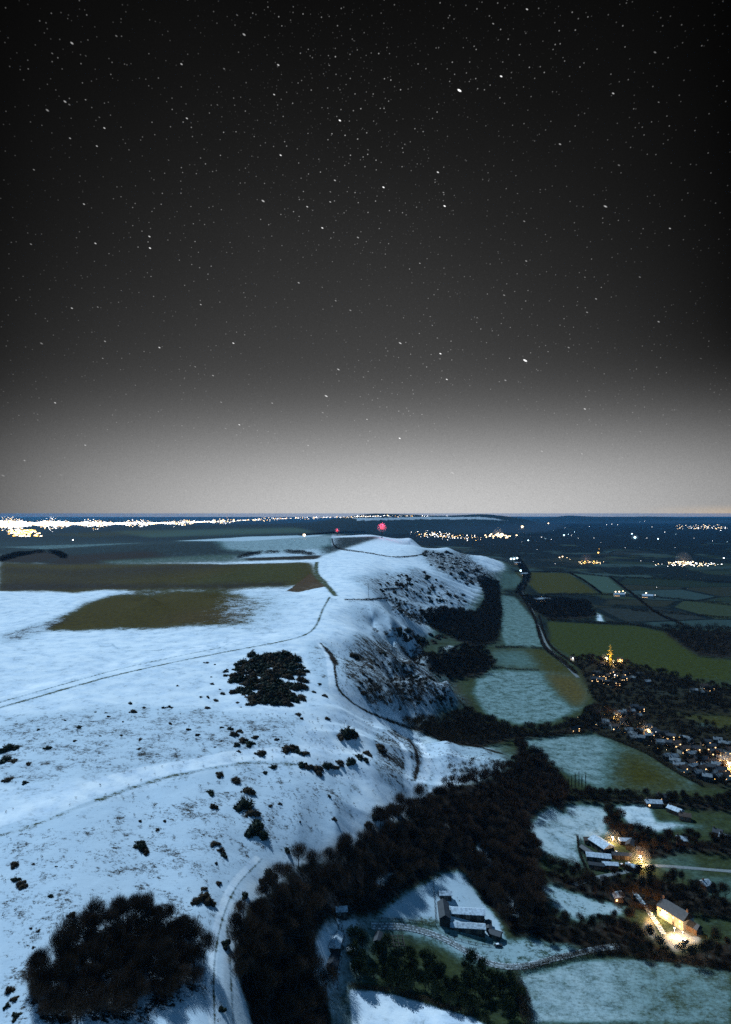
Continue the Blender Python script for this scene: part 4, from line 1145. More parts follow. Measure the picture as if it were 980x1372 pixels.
# ------------------------------------------------------------------ buildings
def house(loc, rz, L, Wd, H, R, wall, roof, label, group=None, lit=(), name='house', chimneys=1, cat='house', hip=0.0, door=True, windows=2, s=1.0, warm='win_warm'):
    """walls with window and door openings dressed in frames; x is the long side"""
    root = empty(name, loc, rz, s)
    tag(root, label, cat, group)
    w = MB(); w.box(-L / 2, L / 2, -Wd / 2, Wd / 2, -1.5, H)
    w.add([(-L / 2, -Wd / 2, H), (-L / 2, Wd / 2, H), (-L / 2, 0, H + R), (L / 2, -Wd / 2, H), (L / 2, Wd / 2, H), (L / 2, 0, H + R)], [(0, 2, 1), (3, 4, 5)]) if not hip else None
    w.build('wall', wall, root)
    r = MB(); r.prism_roof(-L / 2, L / 2, -Wd / 2, Wd / 2, H + 0.12, R, slot=0, hip=hip)
    ro = r.build('roof', roof, root)
    for c in range(chimneys):
        x = (L / 2 - 0.8) * (1 if c else -1)
        MB().box(x - .45, x + .45, -.4, .4, H + R * 0.5, H + R + 1.2).box(x - .15, x + .15, -.15, .15, H + R + 1.2, H + R + 1.6).build('chimney', M['brick'], ro)
    k = 0
    for side in (-1, 1):
        for fl in range(windows):
            n = max(2, int(L / 3.5))
            for i in range(n):
                x = -L / 2 + (i + 0.5) * L / n
                z = 1.0 + fl * 2.6
                if z + 1.3 > H: continue
                if fl == 0 and i == n // 2 and side == -1 and door:
                    d = MB().box(x - .5, x + .5, side * Wd / 2 - .06, side * Wd / 2 + .06, 0, 2.1).build('door', M['timber'], root)
                    MB().box(x + .3, x + .38, side * (Wd / 2 + .08) - .03, side * (Wd / 2 + .08) + .03, 1.0, 1.12).build('handle', M['steel'], d)
                    continue
                f = MB().box(x - .7, x + .7, side * Wd / 2 - .04, side * Wd / 2 + .04, z, z + 1.25).build('window', M['render_wall'], root)
                MB().box(x - .58, x - .04, side * Wd / 2 - .07, side * Wd / 2 + .07, z + .1, z + 1.15).box(x + .04, x + .58, side * Wd / 2 - .07, side * Wd / 2 + .07, z + .1, z + 1.15).build('pane', M[warm] if k in lit else M['glass'], f)
                k += 1
    return root
def at(px, py, dz=0.0):
    x, Y = hit(px, py)
    return (x, Y, ground(x, Y) + dz)

# long twin sheds, wing and lean-to of the farm below the wood
def barn(px, py, rz, L, Wd, H, R, wall, roof, label, name='barn', openings=3, cat='barn', **kw):
    x, Y, z = at(px, py)
    root = empty(name, (x, Y, z), rz)
    tag(root, label, cat, kw.get('group'))
    w = MB().box(-L / 2, L / 2, -Wd / 2, Wd / 2, -2.0, H)
    w.add([(-L / 2, -Wd / 2, H), (-L / 2, Wd / 2, H), (-L / 2, 0, H + R), (L / 2, -Wd / 2, H), (L / 2, Wd / 2, H), (L / 2, 0, H + R)], [(0, 2, 1), (3, 4, 5)])
    w.build('wall', wall, root)
    MB().prism_roof(-L / 2, L / 2, -Wd / 2, Wd / 2, H + 0.1, R, over=0.5).build('roof', roof, root)
    for i in range(openings):
        xx = -L / 2 + (i + 0.5) * L / openings
        d = MB().box(xx - 1.3, xx + 1.3, -Wd / 2 - .08, -Wd / 2 + .05, 0, min(2.6, H - .3)).build('door', M['timber'], root)
        MB().box(xx - .05, xx + .05, -Wd / 2 - .14, -Wd / 2 - .06, .1, min(2.5, H - .4)).build('batten', M['board'], d)
    return root
snowroof, slate, tile = M['roof_snow'], M['roof_slate'], M['roof_tile']
barn(627, 1228, radians(-6), 18, 6.0, 3.0, 1.7, M['board'], snowroof, 'long dark-walled shed with snowy roof, the farther of the twin sheds')
barn(627, 1247, radians(-6), 18, 4.6, 2.8, 1.3, M['board'], snowroof, 'long low shed with snowy roof, the nearer of the twin sheds')
barn(595, 1228, radians(88), 15, 5.4, 3.4, 2.0, M['board'], M['roof_slate'], 'narrow slate-roofed wing standing end-on beside the twin sheds', openings=2)
barn(597, 1203, radians(0), 6.5, 4, 2.6, 1.4, M['board'], snowroof, 'little square outhouse with white roof behind the slate wing', openings=1, name='outhouse', cat='outhouse')
barn(664, 1256, radians(-30), 6, 4.2, 2.5, 1.0, M['board'], slate, 'small black shed at the right end of the twin sheds', openings=1, name='shed', cat='shed')
barn(655, 1244, radians(80), 7, 2.6, 2.1, 0.6, M['board'], slate, 'narrow black lean-to between twin sheds and small black shed', openings=1, name='shed', cat='shed')
# left group beside the wood
house(at(458, 1226), radians(5), 5.5, 4.5, 3.0, 1.6, M['board'], snowroof, 'little white-roofed cottage in the clearing left of the gardens', lit=(), windows=1, name='cottage', cat='cottage')
barn(451, 1268, radians(83), 11, 4.6, 2.8, 1.5, M['board'], snowroof, 'long white-roofed shed beside the wood edge', openings=2)
barn(447, 1295, radians(83), 9, 4.4, 2.6, 1.4, M['board'], M['roof_slate'], 'dark-roofed shed at the near end of the long white-roofed shed', openings=2)
barn(470, 1277, radians(5), 4, 2.4, 2.0, 0.7, M['board'], snowroof, 'tiny white-roofed hut at the edge of the rough gardens', openings=1, name='hut', cat='hut')
barn(507, 1262, radians(80), 7, 3.0, 2.4, 1.0, M['timber'], slate, 'small weathered stable beside the timber frame', openings=1, name='stable', cat='stable')
# open timber frame with snow between the bars
x, Y, z = at(531, 1268)
fr = empty('pergola', (x, Y, z), radians(4)); tag(fr, 'open timber frame of square bays with snow between the bars', 'pergola')
for i in range(4):
    for j in range(4):
        MB().box(-4 + i * 2.6 - .12, -4 + i * 2.6 + .12, -4 + j * 2.8 - .12, -4 + j * 2.8 + .12, -1, 2.5).build('post', M['board'], fr)
for j in range(4):
    MB().box(-4.4, 4.2, -4 + j * 2.8 - .16, -4 + j * 2.8 + .16, 2.5, 2.8).build('beam', M['board'], fr)
for i in range(4):
    MB().box(-4 + i * 2.6 - .14, -4 + i * 2.6 + .14, -4.4, 4.8, 2.803, 3.0).build('rafter', M['board'], fr)
# post and rail fences
def fence(label, pts, step=3.0, h=1.2, mat='board'):
    L = world_line(pts, 3)
    org = Vector((L[0][0], L[0][1], ground(*L[0])))
    root = empty('fence', org); tag(root, label, 'fence')
    rails = MB(); prev = None; acc = 0; last = None; posts = 0
    for q in L:
        c = Vector((q[0], q[1], ground(*q))) - org
        if last is None or (c - last).length >= step:
            if posts < 60:
                MB().box(c.x - .12, c.x + .12, c.y - .12, c.y + .12, c.z - .4, c.z + h).build('post', M[mat], root); posts += 1
            if last is not None:
                for hz in (0.45, 0.95):
                    rails.tube(last + Vector((0, 0, hz * h)), c + Vector((0, 0, hz * h)), 0.07, 0.07, 4)
            last = c
    rails.build('rail', M[mat], root)
fence('post and rail fence down the middle of the speckled paddock', [(580, 1166), (582, 1200), (584, 1238)])
fence('post and rail fence along the lower edge of the speckled paddock', [(502, 1232), (545, 1234), (584, 1240)])
fence('wire and post fence between paddock and twin sheds', [(600, 1256), (640, 1266), (672, 1270)])
fence('fence round the farmyard left of the big bluish barn', [(778, 1124), (782, 1145), (792, 1166)])

# farmyard with lamps
FY = [(806, 1138, radians(-68), 15, 9, 4.5, 2.2, snowroof, 'big bluish-roofed barn in the middle of the lit farmyard'),
      (802, 1153, radians(-12), 15, 6, 3.5, 1.6, snowroof, 'pale-roofed barn across the near end of the big bluish barn'),
      (789, 1146, radians(-68), 13, 4, 3.0, 1.2, slate, 'narrow dark shed on the left side of the farmyard'),
      (790, 1130, radians(-10), 7, 4.5, 3.0, 1.4, tile, 'small tiled shed at the far left corner of the farmyard'),
      (833, 1150, radians(-8), 12, 4, 2.8, 1.2, slate, 'long dark shed across the middle of the farmyard'),
      (818, 1163, radians(-8), 9, 4.2, 2.8, 1.3, snowroof, 'white-roofed shed nearest the camera in the farmyard'),
      (799, 1163, radians(-15), 9, 3.6, 2.6, 1.0, slate, 'low shed at the near left corner of the farmyard'),
      (845, 1136, radians(60), 8, 5, 3.2, 1.6, slate, 'dark gabled shed at the far right of the farmyard'),
      (838, 1131, radians(-5), 8, 4, 3, 1.4, snowroof, 'snow-dusted shed near the far farmyard lamp'),
      (848, 1166, radians(-25), 8, 4, 2.8, 1.3, snowroof, 'white-roofed shed right beside the bright farmyard lamp'),
      (858, 1142, radians(70), 7, 4, 2.8, 1.3, tile, 'tiled shed at the right edge of the farmyard'),
      (809, 1183, radians(75), 6, 3, 2.4, 1.0, slate, 'lone hut on the slope below the farmyard')]
for px, py, rz, L, Wd, H, R, rf, lab in FY:
    barn(px, py, rz, L, Wd, H, R, M['board'] if rf is not tile else M['brick'], rf, lab, openings=max(1, int(L / 5)), cat='barn' if L > 10 else 'shed', name='barn' if L > 10 else 'shed')
def car(px, py, rz, label, white=True):
    x, Y, z = at(px, py)
    root = empty('parked_car', (x, Y, z), rz); tag(root, label, 'car', 'cars parked by the farm buildings')
    b = MB(); b.add([(-2.1, -.85, .35), (2.1, -.85, .35), (2.1, .85, .35), (-2.1, .85, .35), (-2.1, -.85, .85), (2.1, -.85, .75), (2.1, .85, .75), (-2.1, .85, .85)], [(0, 3, 2, 1), (4, 5, 6, 7), (0, 1, 5, 4), (1, 2, 6, 5), (2, 3, 7, 6), (3, 0, 4, 7)])
    b.build('body', M['car'], root)
    MB().add([(-1.8, -.8, .86), (1.0, -.8, .8), (1.0, .8, .8), (-1.8, .8, .86), (-1.4, -.65, 1.4), (.3, -.65, 1.4), (.3, .65, 1.4), (-1.4, .65, 1.4)], [(4, 5, 6, 7), (0, 1, 5, 4), (1, 2, 6, 5), (2, 3, 7, 6), (3, 0, 4, 7)]).build('cabin', M['glass'], root)
    MB().box(-1.38, .28, -.63, .63, 1.403, 1.5).build('roof_snow', M['car_snow'], root)
    for sx in (-1.3, 1.3):
        for sy in (-.85, .85):
            MB().tube((sx, sy - .1, .33), (sx, sy + .1, .33), .33, .33, 12).build('wheel', M['rubber'], root)
for px, py, rz, lab in ((834, 1160, .3, 'snow-topped car parked between the farmyard sheds'), (826, 1143, 1.2, 'snow-topped car parked below the far farmyard lamp'), (842, 1158, 2.0, 'snow-topped car beside the bright farmyard lamp'),
                        (668, 1268, .2, 'snow-topped car parked by the small black shed'), (918, 1262, .6, 'car parked on the floodlit drive of the large house')):
    car(px, py, rz, lab)
# floodlit house
house(at(905, 1234), radians(-62), 17, 9, 5.6, 3.6, M['render_wall'], slate, 'large slate-roofed house with brightly floodlit drive', lit=(0, 1, 2, 5, 6, 7, 8), chimneys=2, name='large_house')
house(at(927, 1246), radians(-58), 9, 5, 3.0, 2.0, M['brick'], slate, 'slate-roofed garage wing right of the floodlit house', lit=(), windows=1, chimneys=0, name='garage', cat='garage')
# cottages above
for px, py, rz, L, rf, lab in ((876, 1080, -.1, 12, snowroof, 'long white-roofed cottage at the top of the paddock group'), (888, 1072, -.1, 8, slate, 'dark cottage just behind the long white-roofed cottage'),
                               (905, 1090, -1.0, 11, snowroof, 'snowy-roofed cottage end-on beside the paddock'), (918, 1098, -.4, 8, tile, 'tiled cottage right of the end-on cottage'),
                               (975, 1128, -.7, 10, snowroof, 'snowy cottage at the right edge above the dark dell'), (962, 1120, -.6, 6, slate, 'small dark shed behind the snowy edge cottage'), (914, 1130, -.3, 7, snowroof, 'lonely white-roofed cottage in the middle dark field'),
                               (945, 1190, .4, 5, snowroof, 'hut beside the dark clump in the right-hand teal field'), (826, 1206, .2, 6, snowroof, 'small white-roofed hut at the end of the long teal meadow')):
    house(at(px, py), rz, L, 6, 3.2, 2.0, M['brick'], rf, lab, lit=(0,) if px < 900 else (), windows=1, name='cottage', cat='cottage')

# village houses: four kinds, then copies
VH = []
for i, (L, Wd, H, rf, wl, lit) in enumerate(((11, 7, 5.2, slate, M['brick'], (0, 1, 4)), (9, 6.5, 5.0, M['roof_frost'], M['board'], ()), (11, 6, 3.2, M['roof_frost'], M['render_wall'], ()), (10, 7, 5.4, tile, M['render_wall'], (0, 2, 3, 5)))):
    VH.append(house((0, 0, 0), 0, L, Wd, H, 2.6, wl, rf, 'x', 'x', lit=lit, name='village_house', s=0.85, windows=2 if H > 4 else 1))
LIT = [(768, 885), (799, 905), (806, 907), (815, 909), (821, 903), (824, 908), (826, 919), (840, 905), (796, 913), (805, 914), (944, 923), (952, 926), (858, 954), (850, 951), (825, 978), (879, 986), (837, 971), (890, 988), (899, 991), (899, 1000), (907, 1001),
       (919, 1008), (915, 1009), (932, 1008), (946, 999), (953, 1005), (938, 1022), (942, 1023), (925, 1027), (954, 1026), (915, 1035), (940, 1035), (953, 1033), (972, 1044), (966, 1037), (771, 980), (831, 887), (809, 893), (836, 912), (813, 917), (868, 978), (874, 983), (960, 1012), (977, 1010)]
DARKH = [(797, 964), (843, 983), (848, 986), (858, 984), (895, 1018), (903, 1019), (850, 991), (859, 993), (846, 957), (841, 956), (918, 992), (923, 996), (930, 1032), (947, 1030), (928, 1015), (800, 958), (812, 969), (962, 996), (970, 999), (978, 1002), (955, 1041), (935, 1041), (948, 1046),
         (964, 1046), (910, 1028), (905, 1022), (886, 997), (870, 990), (805, 971), (815, 975), (829, 957), (835, 961), (855, 963), (968, 1020), (975, 1018), (960, 1030), (856, 905), (848, 910), (868, 917), (940, 932), (930, 927)]
used = set(); placed = []
for lst, kinds, lab, grp in ((LIT, (0, 3, 3, 0), 'small village house with lit windows among dark garden trees', 'lit houses of the village'), (DARKH, (1, 2, 2, 1), 'small unlit village house with snow-pale roof among dark trees', 'unlit houses of the village')):
    for px, py in lst:
        k = random.choice(kinds)
        o = VH[k] if k not in used else copy_tree(VH[k]); used.add(k)
        o.location = at(px, py); o.rotation_euler = (0, 0, random.uniform(-.7, .5)); tag(o, lab, 'house', grp)
        placed.append((o.location.x, o.location.y))
for k in range(4):
    if k not in used:
        for c in list(VH[k].children_recursive) + [VH[k]]: bpy.data.objects.remove(c)
# trees among the village houses
vp = [p for p in vill_pts if all(abs(p[0] - a) + abs(p[1] - b) > 7 for a, b in placed)]
random.shuffle(vp)
vp = sorted(vp, key=lambda p: p[1])
for x, Y in vp[:58]:
    plant_tree('garden_tree', random.choice(gard), x, Y, random.uniform(0.55, 1.0), 'dark bare garden tree between the houses of the village', 'tree', 'garden trees of the village')
mass('far_wood', vp[58:], 8.5, 4.2, 260, M['twigs_dark'], 0.16, 1.6, 81)

# ------------------------------------------------------------------ lamps
def lamp_light(name, loc, col, power, r=0.5):
    l = bpy.data.lights.new(name, 'POINT'); l.color = col; l.energy = power; l.shadow_soft_size = r
    o = bpy.data.objects.new(name, l); o.location = loc
    return link(o)
def lamp(px, py, kind, size, label, group, light=0.0, post=5.0, name='street_lamp', cat='lamp', ymin=0.0, cols=None):
    """a lantern on a post; size is the lantern's radius in metres"""
    x, Y = hit(px, py, ymin)
    post = max(post, size * 1.6)
    z = ground(x, Y)
    root = empty(name, (x, Y, z)); tag(root, label, cat, group)
    MB().tube((0, 0, -1), (0, 0, post), max(.08, size * .05), max(.05, size * .04), 6).build('post', M['steel'], root)
    MB().ball((0, 0, post + size * .6), size, 10, 6, sq=0.8).build('lantern', M[kind], root)
    MB().tube((0, 0, post + size * 1.35), (0, 0, post + size * 1.6), size * .9, size * .2, 8).build('hood', M['steel'], root)
    if light:
        c = {'lamp_warm': (1, .62, .27), 'lamp_white': (.95, .97, 1), 'lamp_cool': (.5, .8, 1), 'lamp_amber': (1, .5, .12), 'lamp_red': (1, .05, .15)}[kind]
        l = lamp_light('lamp_light', (0, 0, post * 0.9 - size), c, light); l.parent = root
    return root
# (column, row, glass, apparent radius in photograph pixels, light power)
VL = [(813, 886, 'lamp_warm', 3.2, 9000, 'large warm floodlamp at the foot of the lit mast'), (822, 890, 'lamp_warm', 2.3, 6000, 'second warm floodlamp right of the mast foot'), (831, 888, 'lamp_amber', 1.3, 1500, 'dim amber lamp right of the two mast floodlamps'),
      (827, 964, 'lamp_warm', 1.8, 5000, 'warm street lamp among the upper village roofs'), (863, 977, 'lamp_white', 1.8, 3000, 'white street lamp in the middle of the village'), (869, 984, 'lamp_warm', 2.0, 5000, 'warm lamp just below the white lamp in the middle of the village'),
      (977, 1030, 'lamp_warm', 3.2, 16000, 'very bright warm lamp at the right edge of the village'), (979, 1037, 'lamp_amber', 2.0, 9000, 'amber lamp below the bright lamp at the village edge'), (971, 1044, 'lamp_amber', 1.5, 7000, 'amber lamp lighting the lowest village houses'),
      (826, 920, 'lamp_warm', 1.4, 1500, 'lamp on the near side of the mast hamlet'), (818, 909, 'lamp_white', 1.5, 1500, 'white lamp among the houses of the mast hamlet'), (919, 1009, 'lamp_amber', 1.4, 3500, 'amber lamp in the lower village lane'),
      (768, 886, 'lamp_white', 1.1, 500, 'white lamp at the lane corner left of the mast hamlet'), (900, 1001, 'lamp_warm', 1.1, 1200, 'warm lamp beside the lower village lane'), (879, 987, 'lamp_white', 1.0, 800, 'white lamp right of the village middle'),
      (821, 1131, 'lamp_warm', 2.4, 5200, 'warm lamp at the far side of the farmyard'), (816, 1138, 'lamp_amber', 1.4, 1800, 'amber lamp on the wall of the big bluish barn'), (858, 1157, 'lamp_warm', 2.6, 6500, 'bright warm lamp at the right of the farmyard'), (860, 1163, 'lamp_amber', 1.3, 3500, 'amber lamp below the bright farmyard lamp'),
      (904, 1255, 'lamp_warm', 2.0, 6000, 'floodlamp over the drive of the large house'), (915, 1260, 'lamp_warm', 1.5, 3500, 'white floodlamp at the near end of the drive'), (887, 1234, 'lamp_warm', 1.5, 3000, 'lamp beside the left wall of the large house'), (874, 1234, 'lamp_amber', 1.0, 3500, 'amber lamp in the garden left of the large house')]
for px, py, k, r, e, lab in VL:
    x, Y = hit(px, py)
    lamp(px, py, k, min(r * Y / FPX * 0.62, 1.5), lab, None, light=e * 1.7, post=4.5, name='floodlamp' if r > 1.9 else 'street_lamp')
rl = random.Random(5)
EX = []
for _ in range(46):
    t_ = rl.random(); EX.append((790 + 195 * t_ + rl.gauss(0, 9), 958 + 80 * t_ + rl.gauss(0, 9)))
for _ in range(16): EX.append((rl.uniform(792, 850), rl.uniform(897, 922)))
for px, py in EX:
    x, Y = hit(px, py)
    lamp(px, py, rl.choice(('lamp_warm', 'lamp_amber', 'lamp_amber')), rl.uniform(.18, .45) * Y / FPX, 'tiny amber or warm porch lamp among the village houses', 'tiny porch lamps of the village', post=3.0, name='porch_lamp')
for px, py in ((799, 904), (806, 906), (815, 908), (822, 902), (824, 909), (840, 904), (796, 912), (944, 923), (952, 926), (858, 953), (825, 977), (890, 987), (907, 1001), (932, 1007), (946, 998), (953, 1004), (938, 1021), (942, 1024), (925, 1026), (954, 1025), (915, 1034), (940, 1036), (953, 1032), (966, 1036), (771, 979), (850, 951), (838, 971)):
    x, Y = hit(px, py)
    lamp(px, py, random.choice(('lamp_warm', 'lamp_white', 'lamp_warm')), random.uniform(.35, .8) * Y / FPX, 'small street lamp in the village lanes', 'small street lamps of the village', post=4.5)
# --- lit lattice mast in the hamlet
def lattice_mast(px, py, hgt, label, w0=1.6, w1=0.4, mat='steel', arms=3, ymin=0.0, red=0.0, light=0.0, k=1.0, drum=False):
    x, Y = hit(px, py, ymin)
    root = empty('radio_mast', (x, Y, ground(x, Y))); tag(root, label, 'mast')
    m = MB(); n = 9
    for i in range(n):
        z0, z1 = -1 + (hgt + 1) * i / n, -1 + (hgt + 1) * (i + 1) / n
        a, b = w0 + (w1 - w0) * i / n, w0 + (w1 - w0) * (i + 1) / n
        c0 = [(-a, -a, z0), (a, -a, z0), (a, a, z0), (-a, a, z0)]; c1 = [(-b, -b, z1), (b, -b, z1), (b, b, z1), (-b, b, z1)]
        for j in range(4):
            m.tube(c0[j], c1[j], .16 * k, .16 * k, 4); m.tube(c0[j], c1[(j + 1) % 4], .09 * k, .09 * k, 3); m.tube(c1[j], c1[(j + 1) % 4], .09 * k, .09 * k, 3)
    m.build('lattice', M[mat], root)
    for j in range(arms):
        z = hgt * (0.55 + 0.17 * j); L = hgt * (0.16 - .03 * j)
        MB().tube((-L, 0, z), (L, 0, z), .2 * k, .2 * k, 5).tube((-L, 0, z), (0, 0, z + L * .6), .1 * k, .1 * k, 4).tube((L, 0, z), (0, 0, z + L * .6), .1 * k, .1 * k, 4).build('crossarm', M[mat], root)
    if drum:
        for j in range(3):
            a = j * 2.1
            MB().tube((cos(a) * w1 * 1.5, sin(a) * w1 * 1.5, hgt * .72), (cos(a) * (w1 * 1.5 + 1.2), sin(a) * (w1 * 1.5 + 1.2), hgt * .72), 1.4, 1.5, 12).build('dish', M['render_wall'], root)
    if red:
        b = MB().ball((0, 0, hgt + red * .5), red, 14, 8).build('beacon', M['lamp_red'], root)
        l = lamp_light('beacon_light', (0, 0, hgt + red * 2.2), (1, .05, .15), light, red); l.parent = root
    return root
M['steel_lit'] = principled('lamplight_tinted_steel', (0.75, 0.55, 0.12), 0.6, 0.15, 1.0)  # yellow of the floodlamps' light put into the steel colour
lattice_mast(818, 893, 33, 'lattice mast lit yellow by floodlamps beside the bright green field', 1.2, .5, 'steel_lit', 3, k=1.5)
lamp_light('mast_uplight', (hit(818, 893)[0] - 3, hit(818, 893)[1] - 8, 14), (1, .66, .15), 9000, 1.0)
lattice_mast(494, 800, 22, 'thin pale lattice mast standing on the snowy ridge saddle', .7, .25, 'steel', 1, k=.8)
TALL = lattice_mast(512, 721, 42, 'tall radio mast with a large glowing red beacon on the hilltop', 2.6, 1.4, 'board', 1, ymin=2000, red=6.0, light=130000, k=4, drum=True)
SMALL = lattice_mast(452, 718, 30, 'smaller radio mast with a dim red beacon left of the tall one', 2.0, 1.0, 'board', 1, ymin=2000, red=4.2, light=30000, k=4, drum=True)
lamp(408, 721, 'lamp_warm', 6.5, 'single warm lamp on the hill crest left of the masts', None, light=20000, post=8, ymin=2000)

# mist balls added round beacons and bright lamps to give them halos
def mist(loc, r, dens):
    m, T = new_mat('lamp_halo_mist')
    v = T.n('ShaderNodeVolumePrincipled'); v.inputs['Density'].default_value = dens
    v.inputs['Color'].default_value = (0.9, 0.9, 0.9, 1)
    o = T.n('ShaderNodeOutputMaterial'); T.link(v.outputs[0], o.inputs['Volume'])
    b = MB().ball((0, 0, 0), r, 20, 12).build('mist', m, smooth=True); b.location = loc
    tag(b, kind='stuff')
for mast_, hh_, r_, d_ in ((TALL, 45, 20, 0.010), (SMALL, 32, 15, 0.008)):
    mist((mast_.location.x, mast_.location.y, mast_.location.z + hh_), r_, d_)
# --- lights of the vale, far to near
FAR = [(700, 709, 'w', 4), (735, 703, 'w', 2.2), (708, 726, 'c', 2.2), (726, 721, 'n', 1.6), (739, 724, 'n', 1.2), (756, 719, 'c', 2.3), (762, 717, 'c', 1.4), (770, 714, 'c', 1.6), (766, 718, 'n', 1), (796, 722, 'n', 1.2), (847, 717, 'c', 2.2), (851, 723, 'c', 3.6), (867, 722, 'n', 1.1),
       (882, 724, 'c', 2.2), (891, 714, 'n', 1.4), (874, 707, 'n', 1.4), (966, 712, 'n', 1.6), (955, 726, 'n', 1.2), (970, 750, 'n', 2), (802, 743, 'a', 2.6), (803, 737, 'a', 1.4), (859, 753, 'n', 1), (876, 754, 'n', 1), (744, 757, 'n', 1), (864, 699, 'n', 1), (813, 704, 'n', 1.3), (820, 703, 'n', 1.3), (828, 704, 'n', 1.2),
       (698, 768, 'c', 3.4), (830, 796, 'w', 2.4), (825, 796, 'w', 2.2), (835, 795, 'w', 1.8), (838, 797, 'n', 1.4), (866, 798, 'w', 2.5), (878, 800, 'n', 1.5), (720, 803, 'w', 1.3), (726, 802, 'w', 1.5), (732, 803, 'a', 1.2), (714, 804, 'n', 1.1), (880, 789, 'n', 1), (757, 708, 'n', 1.1), (790, 706, 'n', 1.1), (930, 722, 'n', 1), (775, 722, 'n', 1.0), (905, 735, 'n', .9), (838, 735, 'n', .9), (720, 738, 'n', .9)]
FAR += [(689 + dx_, 752 + dy_, 'c', 3.4) for dx_, dy_ in ((0, 0), (4, -1), (-4, 0))] + [(750, 749, 'w', 1.8), (754, 748, 'w', 2), (760, 749, 'w', 1.6), (764, 751, 'w', 1.2)]
FAR += [(776 + i * 4, 754 + random.uniform(-.8, .8), random.choice('wwa'), random.uniform(1.2, 2.2)) for i in range(7)]
FAR += [(903 + i * 3.2, 756 + random.uniform(-1.2, 1), random.choice('wwn'), random.uniform(1.4, 3.0)) for i in range(9)]
KN = dict(w='lamp_warm', c='lamp_cool', n='lamp_white', a='lamp_amber')
KW = dict(w='warm yellow', c='cool bluish', n='small white', a='amber')
for px, py, k, r in FAR:
    x, Y = hit(px, py, 1200)
    big_ = 'bright ' if r > 3 else ''
    where = 'at the foot of the far scarp' if px < 712 and py > 740 else 'in the mist of the far vale' if py < 745 else 'at the edge of the far dark wood' if py < 765 else 'among the farther fields of the vale'
    lamp(px, py, KN[k], r * Y / FPX * (.38 if r > 1.7 else .22), '%s%s lamp %s' % (big_, KW[k], where), '%s%s lamps %s' % (big_, KW[k], where), post=r * Y / FPX * .4 + 4, name='yard_lamp', ymin=1200)
for k_, (px, py, r_, d_, e_, c_) in enumerate(((689, 750, 13, .010, 14000, (.5, .8, 1)), (700, 708, 18, .006, 30000, (1, .72, .4)), (668, 717, 60, .0008, 50000, (1, .6, .35)), (916, 754, 40, .001, 40000, (1, .65, .35)), (786, 752, 30, .001, 15000, (1, .5, .4)), (851, 722, 30, .004, 30000, (.5, .8, 1)))):
    x, Y = hit(px, py, 1200)
    mist((x, Y, ground(x, Y) + r_ * .3), r_, d_)  # mist ball added for the lamps' halo
    lamp_light('lamp_light', (x, Y, ground(x, Y) + 9), c_, e_, 1.0)
for px, py, r_, d_, dz_ in ((858, 1157, 7, .008, 4), (821, 1131, 6, .008, 4), (977, 1030, 11, .006, 4), (813, 886, 9, .006, 4), (869, 984, 8, .006, 4)):
    x, Y = hit(px, py)
    mist((x, Y, ground(x, Y) + dz_), r_, d_)
# farms standing beside some of the vale lamps
for px, py in ((830, 799), (868, 801), (722, 806), (731, 806), (703, 771), (694, 756)):
    x, Y = hit(px, py, 1200)
    house((x, Y, ground(x, Y)), random.uniform(-.4, .4), 28, 12, 6, 4, M['render_wall'], snowroof, 'pale farm building beside the lamps of the farther fields', 'pale farm buildings of the farther fields', lit=(0, 1, 2, 3, 9, 10, 11), windows=1, name='farm_building', cat='barn', s=1.0)

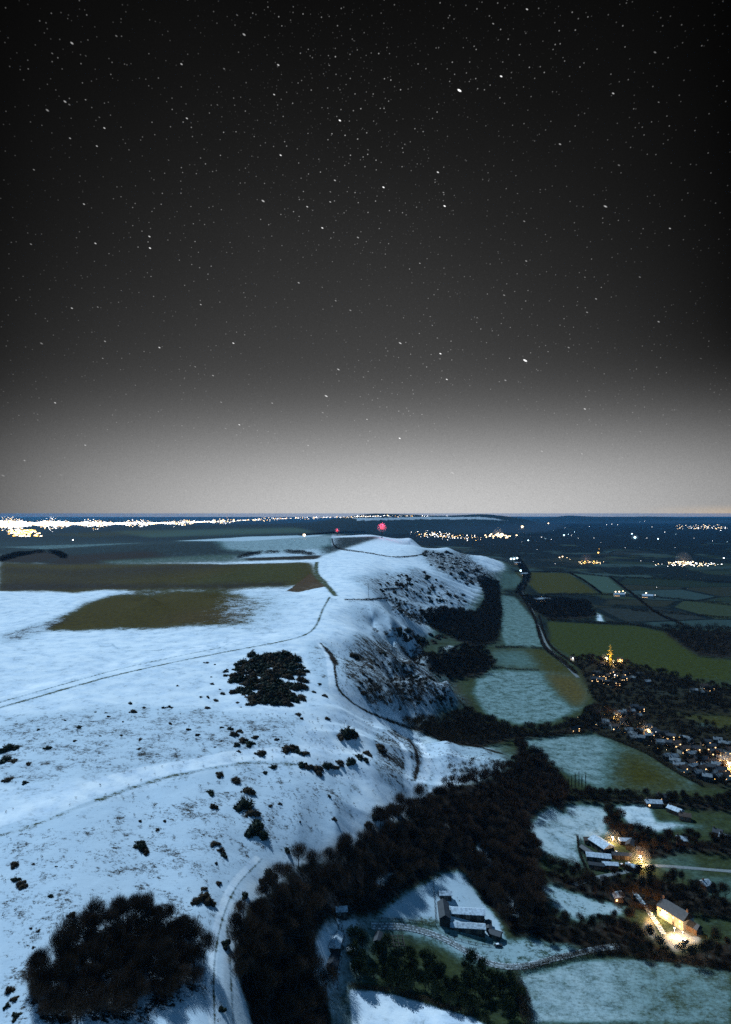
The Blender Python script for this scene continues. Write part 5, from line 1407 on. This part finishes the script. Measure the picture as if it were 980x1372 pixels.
# --- towns: lights past counting, small glowing lanterns and lit blocks in one body
def town(name, spots, mats, label=None):
    m = MB()
    for px, py, r, sl in spots:
        x, Y = hit(px, py, 2500)
        s = r * Y / FPX
        z = ground(x, Y)
        m.box(x - s, x + s, Y - s * 2, Y + s * 2, z - 2, z + s * 1.1, slot=sl, taper=s * .2)
    o = m.build(name, [M[k] for k in mats])
    return tag(o, kind='stuff')
tr = random.Random(21)
sp = []
for i in range(3000):                   # the coastal city, far left
    px = tr.triangular(-25, 600, 0)
    cen = float(np.interp(px, [-25, 0, 60, 120, 200, 300, 400, 520], [704, 703, 702, 702, 701.5, 698.5, 694, 691.5]))
    wid = float(np.interp(px, [-25, 0, 60, 120, 200, 300, 400, 520], [4.6, 4.4, 3.4, 2.4, 1.7, 1.3, 1.0, 0.8]))
    if px > 300 and tr.random() < .5: continue
    py = cen + tr.gauss(0, wid) * (0.7 + 0.5 * sin(px * .11))
    if py < 690.2: py = 690.2 + tr.random() * 2
    sp.append((px, py, tr.uniform(.10, .45) + .40 * max(0, (240 - px) / 240) * (abs(py - cen) < wid), tr.choices((0, 1, 2), (50, 40, 10))[0]))
for i in range(120):                    # amber quarter
    sp.append((tr.triangular(8, 56, 30), tr.uniform(710, 719), tr.uniform(.3, 1.0), 2 if tr.random() < .6 else 1))
for i in range(150):                    # small town below the far hill
    px = tr.triangular(548, 650, 585); sp.append((px, 714 + (px - 548) * .075 + tr.gauss(0, 2.0), tr.uniform(.1, .45) ** 1.0, tr.choice((0, 0, 1, 2))))
for i in range(44):
    sp.append((tr.gauss(668, 9), tr.gauss(718.5, 1.4), tr.uniform(.25, .8), 1))
for i in range(80):
    sp.append((tr.triangular(895, 985, 945), tr.triangular(703, 709.5, 707.5), tr.uniform(.1, .32), tr.choice((0, 1))))
for i in range(10):
    sp.append((tr.uniform(690, 985), tr.uniform(698, 735), tr.uniform(.08, .2), tr.choice((0, 3))))
for i in range(70):
    sp.append((tr.gauss(925, 22), tr.gauss(756, 1.2), tr.uniform(.15, .5), tr.choice((0, 1))))
for i in range(30):
    sp.append((tr.gauss(788, 10), tr.gauss(754, .8), tr.uniform(.15, .4), tr.choice((1, 2))))
town('town_lights', sp, ('lamp_white', 'lamp_warm', 'lamp_amber', 'lamp_cool'))
bl = lamp(98, 726, 'lamp_white', 3.0, 'lonely white lamp on the dark down at far left', None, post=8, ymin=2300)

# ------------------------------------------------------------------ night air
def haze():
    m, T = new_mat('thin_night_air')
    v = T.n('ShaderNodeVolumePrincipled')
    v.inputs['Color'].default_value = (0.06, 0.41, 0.88, 1)
    v.inputs['Density'].default_value = 1.7e-5
    v.inputs['Anisotropy'].default_value = 0.0
    o = T.n('ShaderNodeOutputMaterial'); T.link(v.outputs[0], o.inputs['Volume'])
    x0 = GX.max() + 100
    b = MB().box(-x0, x0, -300, GY.max() + 100, GZ.min() - 1, 233)
    h = b.build('haze', m)
    return tag(h, kind='stuff')
haze()
